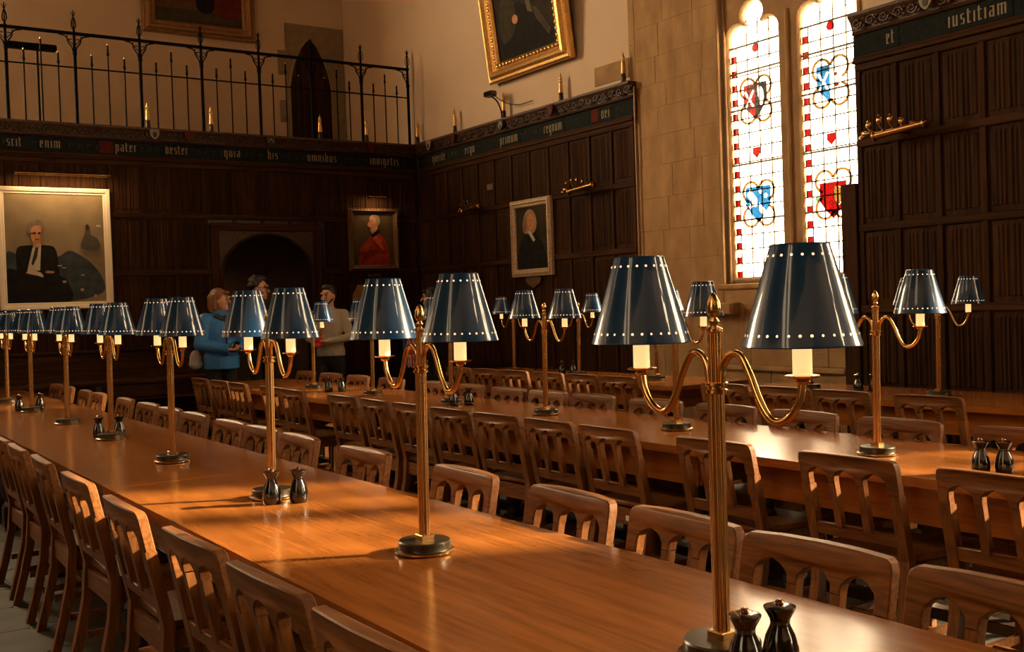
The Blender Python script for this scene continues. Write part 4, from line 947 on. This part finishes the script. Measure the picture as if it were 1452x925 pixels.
def lamp(x, y, label, group, yaw=0):
    o = lamp0 if not lused[0] else copy_tree(lamp0); lused[0] = True
    o.location = (x, y, TH+.0015); tag(o, label, 'lamp', group)
    lean = .005 if y < 2 and x < 2 else .013          # the old stems stand a touch out of plumb
    o.rotation_euler = (Matrix.Rotation(lean, 4, Vector((fw.x, fw.y, 0)).normalized()) @ Matrix.Rotation(R(yaw), 4, 'Z')).to_euler()
for i, (x, y) in enumerate([(1.502,1.52),(1.50,2.72),(1.505,3.925),(1.515,5.265),(1.53,6.545),(1.535,7.79),(1.53,9.09),(1.54,10.30)]):
    lamp(x, y, 'twin-shaded brass lamp, %s from the front on the foreground row of tables' % ORD[i], 'lamps on the foreground row', rc.uniform(-1.5, 1.5))
for i, (x, y) in enumerate([(3.93,2.985),(3.985,4.33),(3.99,5.56),(3.985,6.74),(3.99,8.03),(3.99,9.25)]):
    lamp(x, y, 'twin-shaded brass lamp, %s from the front on the middle row of tables' % ORD[i], 'lamps on the middle row', rc.uniform(-1.5, 1.5))
for i, (x, y) in enumerate([(6.375,4.335),(6.375,5.435),(6.375,7.17),(6.375,8.30),(6.375,9.44)]):
    lamp(x, y, 'twin-shaded brass lamp, %s from the front on the tables by the side wall' % ORD[i], 'lamps on the wall row', rc.uniform(-2, 2))

# ------------------------------------------------------------------ salt and pepper mills
def make_mill():
    o = empty('pepper_mill')
    MB().lathe([(.029, 0), (.033, .004), (.0355, .022), (.034, .042), (.028, .066), (.0195, .084), (.0185, .090), (.0195, .096)], 24).build('mill_body', BLACKGL, o, smooth=40)
    MB().lathe([(.0185, .0955), (.024, .106), (.0305, .118), (.0305, .121), (.020, .1245), (.004, .1255)], 24).build('mill_head', BLACKGL, o, smooth=30)
    MB().lathe([(.004, .1245), (.0085, .1265), (.009, .130), (.006, .133), (.001, .134)], 12).build('mill_knob', COPPER, o, smooth=50)
    return o
mill0 = make_mill(); mused = [False]
pairs = [((1.445,1.401),(1.535,1.397),'on the foreground table next to the nearest lamp'), ((1.455,3.80),(1.545,3.76),'beside the third lamp of the foreground table'), ((1.49,6.68),(1.60,6.64),'beside the fifth lamp of the foreground row'), ((1.47,9.27),(1.63,9.30),'beside the seventh lamp of the foreground row'),
         ((3.80,2.41),(3.845,2.34),'at the right edge on the middle table'), ((3.90,8.72),(3.985,8.63),'on the far middle table beside two lamps'), ((3.93,6.62),(4.02,6.55),'on the centre middle table behind the second foreground lamp'), ((6.39,8.60),(6.455,8.50),'on the far wall table between lamps'), ((6.41,5.02),(6.48,4.94),'on the dim window table')]
for a, b, d in pairs:
    for p, wd in ((a, 'left'), (b, 'right')):
        o = mill0 if not mused[0] else copy_tree(mill0); mused[0] = True
        o.location = (p[0], p[1], TH+.0005); tag(o, 'black mill, %s of the pair %s' % (wd, d), 'mill', 'salt and pepper mills')

# small things
tag(MB().box(-.03, .03, -.02, .02, 0, .0012).build('paper_slip', PAPER, None, (1.265, 3.185, .4595), (0, 0, .4)), 'small white paper slip on a chair seat under the edge of the foreground table', 'paper')
cpts = cr([(4.1, 2.6, .006), (3.9, 3.2, .006), (4.05, 3.9, .006), (3.8, 4.5, .006), (3.95, 5.2, .006)], 8)
tag(MB().tube(cpts, .005, 6).build('floor_cable', CABLE), 'black cable lying on the floor under the middle tables', 'cable')

# ------------------------------------------------------------------ people by the doorway
def fuse(mb, vox, m, name, smooth=2):
    """one continuous surface from overlapping limbs"""
    me = mb.mesh(name); ob = bpy.data.objects.new(name, me); COL.objects.link(ob)
    md = ob.modifiers.new('r', 'REMESH'); md.mode = 'VOXEL'; md.voxel_size = vox
    if smooth: sm = ob.modifiers.new('s', 'SMOOTH'); sm.iterations = smooth; sm.factor = .5
    bpy.context.view_layer.update()
    out = bpy.data.meshes.new_from_object(ob.evaluated_get(bpy.context.evaluated_depsgraph_get())); out.name = name
    bpy.data.objects.remove(ob); bpy.data.meshes.remove(me); fin(out, m, 180); return out
SKIN = mat('skin', (.55, .29, .18), .5, col2=(.62, .34, .22), vscale=14)
def cloth(n, a, b, sc=20): return mat(n, a, .85, col2=b, vscale=sc, bump=.4, bscale=35)
BLACKC = cloth('black_cloth', (.007, .007, .008), (.012, .011, .012))
def hand(m, w, d, s, curl=.6):
    """palm plus five bent fingers; w wrist, d direction of the fingers"""
    w = Vector(w); d = Vector(d).normalized(); side = Vector((0, 0, 1)).cross(d).normalized(); dn = d.cross(side)
    pc = w+d*.045
    for k in (-1, 0, 1): m.cone(w+side*.012*k, w+d*.085+side*.022*k, .016, .014, 8)
    for k, ln in zip((-1.5, -.5, .5, 1.5), (.062, .076, .080, .068)):
        a = w+d*.085+side*.0165*k; b = a+(d*.8-dn*.35*-1)*ln*.5; c = b+(d*.25+dn*.9)*ln*.5
        m.cone(a, b, .0088, .0082, 8); m.cone(b, c, .0082, .007, 8)
    t0 = w+d*.03+side*s*.03; t1 = t0+(d*.6+side*s*.7)*.035; t2 = t1+(d*.9+dn*.3)*.03
    m.cone(t0, t1, .011, .010, 8); m.cone(t1, t2, .010, .008, 8)
def person(label, loc, facing, height, top, top_m, hair, hair_m, arms, trousers=BLACKC, beard=None, glasses=False, head_turn=0, hem=.88, coat_extra=0):
    o = tag(empty('person', loc, math.atan2(facing[1], facing[0])-PI/2), label, 'person'); k = height/1.72; o.scale = (k, k, k)
    hm = MB(); HC = Vector((0, .015, 1.60)); Rz = Matrix.Rotation(R(head_turn), 4, 'Z')
    def hp_(x, y, z): v = Rz @ Vector((x, y, z)); return (HC.x+v.x, HC.y+v.y, HC.z+v.z)
    hm.ball(hp_(0, -.005, .015), (.075, .092, .105), 18, 14); hm.ball(hp_(0, .025, -.06), (.058, .062, .060), 14, 10); hm.ball(hp_(0, .062, -.095), (.026, .024, .020), 10, 8)
    hm.cone(hp_(0, .088, .012), hp_(0, .112, -.030), .009, .014, 8)                      # nose
    hm.ball(hp_(0, .078, -.063), (.024, .014, .010), 10, 6); hm.ball(hp_(0, .074, .035), (.055, .020, .014), 10, 6)  # lips, brow
    for s in (-1, 1):
        hm.ball(hp_(s*.076, -.005, -.005), (.012, .020, .030), 8, 8); hm.ball(hp_(s*.040, .058, -.025), (.024, .024, .022), 8, 8)
    hm.cone((0, -.01, 1.40), (0, .005, 1.53), .058, .052, 14)
    for s, a in zip((-1, 1), arms):
        el, wr_, hd = a; hm.cone(Vector(el).lerp(Vector(wr_), .7), wr_, .032, .026, 10); hand(hm, wr_, hd, -s)
    body = put('body', fuse(hm, .0065, SKIN, 'body'), o)
    eye = mat('dark_eye', (.01, .008, .006), .2, col2=(.02, .015, .01), vscale=50)
    for s in (-1, 1):
        MB().ball(hp_(s*.031, .083, .012), (.012, .007, .006), 8, 6).build('eye', eye, body)
        MB().tube([hp_(s*.014, .092, .033), hp_(s*.034, .090, .038), hp_(s*.054, .078, .032)], .0045, 5).build('eyebrow', hair_m, body)
    MB().ball(hp_(0, .092, -.062), (.020, .005, .004), 8, 5).build('mouth', mat('lips', (.30, .10, .07), .5, col2=(.34, .12, .08), vscale=40), body)
    if glasses:
        g = MB()
        for s in (-1, 1): g.tube([hp_(s*.034+.024*math.cos(q), .106, .010+.019*math.sin(q)) for q in [2*PI*i/12 for i in range(13)]], .003, 5); g.tube([hp_(s*.058, .104, .014), hp_(s*.078, .0, .014)], .003, 5)
        g.build('glasses', IRON, body)
    hb = MB(); rnd = random.Random(len(label))
    if hair == 'bob':
        hb.ball(hp_(0, -.022, .040), (.093, .100, .100), 16, 12)
        for s in (-1, 1):
            hb.cone(hp_(s*.074, -.035, .05), hp_(s*.078, -.030, -.085), .030, .022, 10); hb.cone(hp_(s*.05, -.08, .03), hp_(s*.055, -.075, -.105), .042, .030, 10)
        hb.ball(hp_(0, -.075, -.05), (.070, .04, .075), 12, 10); hb.cone(hp_(-.05, .070, .085), hp_(.05, .075, .080), .022, .018, 8)
    elif hair == 'curly':
        for i in range(46):
            a, b = rnd.uniform(0, 2*PI), rnd.uniform(.05, 1.45); v = (math.cos(a)*math.cos(b), math.sin(a)*math.cos(b), math.sin(b))
            if v[1] > .45 and v[2] < .55: continue
            hb.ball(hp_(v[0]*.085, v[1]*.095-.012, .030+v[2]*.098), rnd.uniform(.024, .036), 8, 6)
        hb.ball(hp_(0, -.02, .045), (.080, .092, .092), 14, 10)
    else:
        hb.ball(hp_(0, -.020, .042), (.080, .094, .094), 16, 12); hb.ball(hp_(0, .03, .100), (.06, .055, .034), 12, 8)
    hmesh = fuse(hb, .007, hair_m, 'hair', 1)
    put('hair', hmesh, o)
    if beard:
        bb = MB(); bb.ball(hp_(0, .068, -.098), (.034, .026, .026), 10, 8)
        for s in (-1, 1): bb.cone(hp_(s*.066, .01, -.03), hp_(s*.030, .070, -.09), .012, .016, 8)
        bb.cone(hp_(-.022, .090, -.048), hp_(.022, .090, -.048), .007, .007, 6)
        put('beard', fuse(bb, .005, hair_m, 'beard', 1), o)
    c = MB(); e = coat_extra
    c.ball((0, 0, 1.27), (.175+e, .115+e, .20), 18, 14); c.ball((0, .0, 1.08), (.155+e, .112+e, .20), 18, 14); c.ball((0, 0, .98), (.168+e, .118+e, .13), 18, 12)
    c.cone((0, -.005, 1.34), (0, 0, 1.445), .10, .068, 14)
    c.lathe([(.10, hem), (.165+e, hem), (.165+e, 1.0)], 18)
    for s, a in zip((-1, 1), arms):
        el, wr_, hd = a; sh_ = Vector((s*.165, -.01, 1.385))
        c.cone((s*.06, -.01, 1.40), sh_, .062, .068+e*.6, 12); c.cone(sh_, el, .064+e*.7, .048+e*.7, 12); c.cone(el, wr_, .047+e*.7, .036+e*.6, 12)
    cm = fuse(c, .012, top_m, top)
    for v in cm.vertices:
        if v.co.z < 1.05 and abs(v.co.x) < .25 and abs(v.co.y) < .16: v.co.y *= .80
    put(top, cm, o)
    if e: MB().lathe([(.070, 1.41), (.088, 1.43), (.090, 1.475), (.078, 1.49)], 16, (0, -.005, 0), cap=False).build('collar', top_m, o, smooth=60)
    l = MB(); l.ball((0, 0, .90), (.155, .105, .12), 16, 12)
    for s in (-1, 1): l.cone((s*.085, 0, .88), (s*.095, .012, .49), .084, .058, 14); l.cone((s*.095, .012, .49), (s*.10, -.01, .09), .056, .044, 12)
    put('trousers', fuse(l, .012, trousers, 'trousers'), o)
    for s in (-1, 1):
        f = MB(); f.cone((s*.10, -.03, .045), (s*.115, .14, .034), .042, .034, 10); f.ball((s*.10, -.02, .07), (.042, .05, .04), 10, 8); f.box(s*.107-.04, s*.107+.04, -.07, .17, 0, .02)
        put('shoe', fuse(f, .010, BLACKC, 'shoe', 1), o)
    return o
HAIRB = mat('auburn_hair', (.16, .062, .018), .5, col2=(.27, .12, .04), vscale=50, bump=.6, bscale=90)
HAIRK = mat('dark_hair', (.010, .007, .005), .5, col2=(.022, .014, .009), vscale=50, bump=.6, bscale=90)
PUFF = mat('blue_puffer', (.025, .17, .48), .55, col2=(.03, .21, .58), vscale=6, bump=.8, bscale=16)
KNIT = cloth('grey_knit', (.40, .34, .27), (.48, .41, .33), 60)
hold = [((-.25, .03, 1.13), (-.07, .27, 1.10), (.55, .6, -.1)), ((.25, .03, 1.13), (.06, .28, 1.08), (-.55, .6, -.1))]
wom = person('person in a blue padded jacket and dark scarf holding a phone', (3.885, 11.50, 0), (.10, -.99), 1.745, 'jacket', PUFF, 'bob', HAIRB, hold, coat_extra=.03, head_turn=48, hem=.86)
MB().tube([(0, .150, .90), (0, .153, 1.10), (0, .150, 1.30), (0, .105, 1.44)], .008, 6).build('zip', BLACKC, wom)
MB().tube(cr([(-.09, .06, 1.44), (-.03, .10, 1.40), (.03, .10, 1.40), (.09, .06, 1.44)], 4), .028, 8).build('scarf', cloth('dark_scarf', (.03, .025, .022), (.05, .04, .035)), wom)
man = person('person in a pale grey jumper by the end screen holding a red pouch', (5.19, 11.50, 0), (-.70, -.71), 1.76, 'jumper', KNIT, 'short', HAIRK, hold, beard=True, head_turn=-16, hem=.92)
tall = person('person in a dark coat and glasses standing in the arched doorway', (4.50, 11.95, 0), (.45, -.89), 1.88, 'coat', cloth('dark_coat', (.012, .011, .011), (.02, .018, .017)), 'curly', HAIRK, hold, glasses=True, head_turn=22, coat_extra=.015)
fourth = person('person in black clothes standing beyond the far wall table', (6.42, 11.25, 0), (-.85, .53), 1.70, 'coat', BLACKC, 'bob', HAIRK, [((-.22, .0, 1.12), (-.23, .06, .88), (0, .2, -1)), ((.22, .0, 1.12), (.23, .06, .88), (0, .2, -1))], coat_extra=.015)
def at_hand(p, local): bpy.context.view_layer.update(); return p.matrix_world @ Vector(local)
ph = tag(MB().box(-.037, .037, -.005, .005, -.07, .07, .003).build('phone', BLACKGL, None, at_hand(wom, (0, .355, 1.10)), (.6, 0, .3)), 'black phone held by the person in the blue jacket', 'phone')
q = MB(); q.ball((0, 0, 0), (.05, .035, .065), 12, 9); q.ball((.01, .01, .07), (.035, .028, .035), 10, 8); q.ball((-.02, -.01, -.05), (.04, .03, .03), 10, 8)
rp_ = put('red_pouch', fuse(q, .008, mat('red_cloth', (.42, .012, .010), .6, col2=(.55, .02, .015), vscale=20, bump=.6, bscale=40), 'red_pouch', 1), None, at_hand(man, (0, .36, 1.10)))
tag(rp_, 'crumpled red pouch held by the person in the grey jumper', 'pouch')
bagl = at_hand(wom, (.0, 0, 0))
bg_ = tag(empty('shoulder_bag', (bagl.x-.27, bagl.y+.05, .99), .4), 'pale grey shoulder bag hanging behind the person in the blue jacket', 'bag')
q = MB(); q.ball((0, 0, 0), (.075, .055, .10), 14, 10); q.ball((0, 0, -.05), (.085, .06, .065), 14, 10)
put('bag_body', fuse(q, .010, cloth('pale_canvas', (.36, .34, .32), (.44, .42, .39)), 'bag_body', 2), bg_)
MB().tube(cr([(.02, .0, .10), (.10, -.10, .30), (.17, -.05, .46), (.20, .06, .30), (.06, .06, .10)], 5), .010, 6).build('bag_strap', cloth('strap_tan', (.30, .24, .17), (.36, .29, .2)), bg_)
# flag-patterned bag
fb = tag(empty('flag_tote_bag', (5.965, 11.02, .78), .62), 'small bag printed with a red white and blue flag in the dark by the wall', 'bag')
NAVY = cloth('flag_blue', (.020, .036, .15), (.026, .044, .18)); FRED = cloth('flag_red', (.50, .016, .014), (.58, .022, .018)); FWH = cloth('flag_white', (.72, .68, .62), (.80, .76, .70))
MB().box(-.11, .11, -.03, .03, 0, .34, .012).build('bag_body', NAVY, fb)
def fs(pts, mm, y): put('flag_stripe', plate(pts, [], .0015, 0, mm), fb, (0, y, 0))
fs([(-.11, 0), (-.075, 0), (.11, .285), (.11, .34), (.075, .34), (-.11, .055)], FWH, -.0318); fs([(.11, 0), (.075, 0), (-.11, .285), (-.11, .34), (-.075, .34), (.11, .055)], FWH, -.0324)
fs([(-.11, .0), (-.095, 0), (.11, .315), (.11, .34), (.095, .34), (-.11, .025)], FRED, -.0332); fs([(.11, 0), (.095, 0), (-.11, .315), (-.11, .34), (-.095, .34), (.11, .025)], FRED, -.0336)
fs(rect(-.035, .035, 0, .34), FWH, -.0345); fs(rect(-.11, .11, .12, .22), FWH, -.0349); fs(rect(-.02, .02, 0, .34), FRED, -.0358); fs(rect(-.11, .11, .142, .198), FRED, -.0362)
for s in (-1, 1): MB().tube(cr([(-.06, s*.02, .33), (-.05, s*.02, .45), (0, s*.01, .50), (.05, s*.02, .45), (.06, s*.02, .33)], 4), .007, 6).build('bag_handle', NAVY, fb)
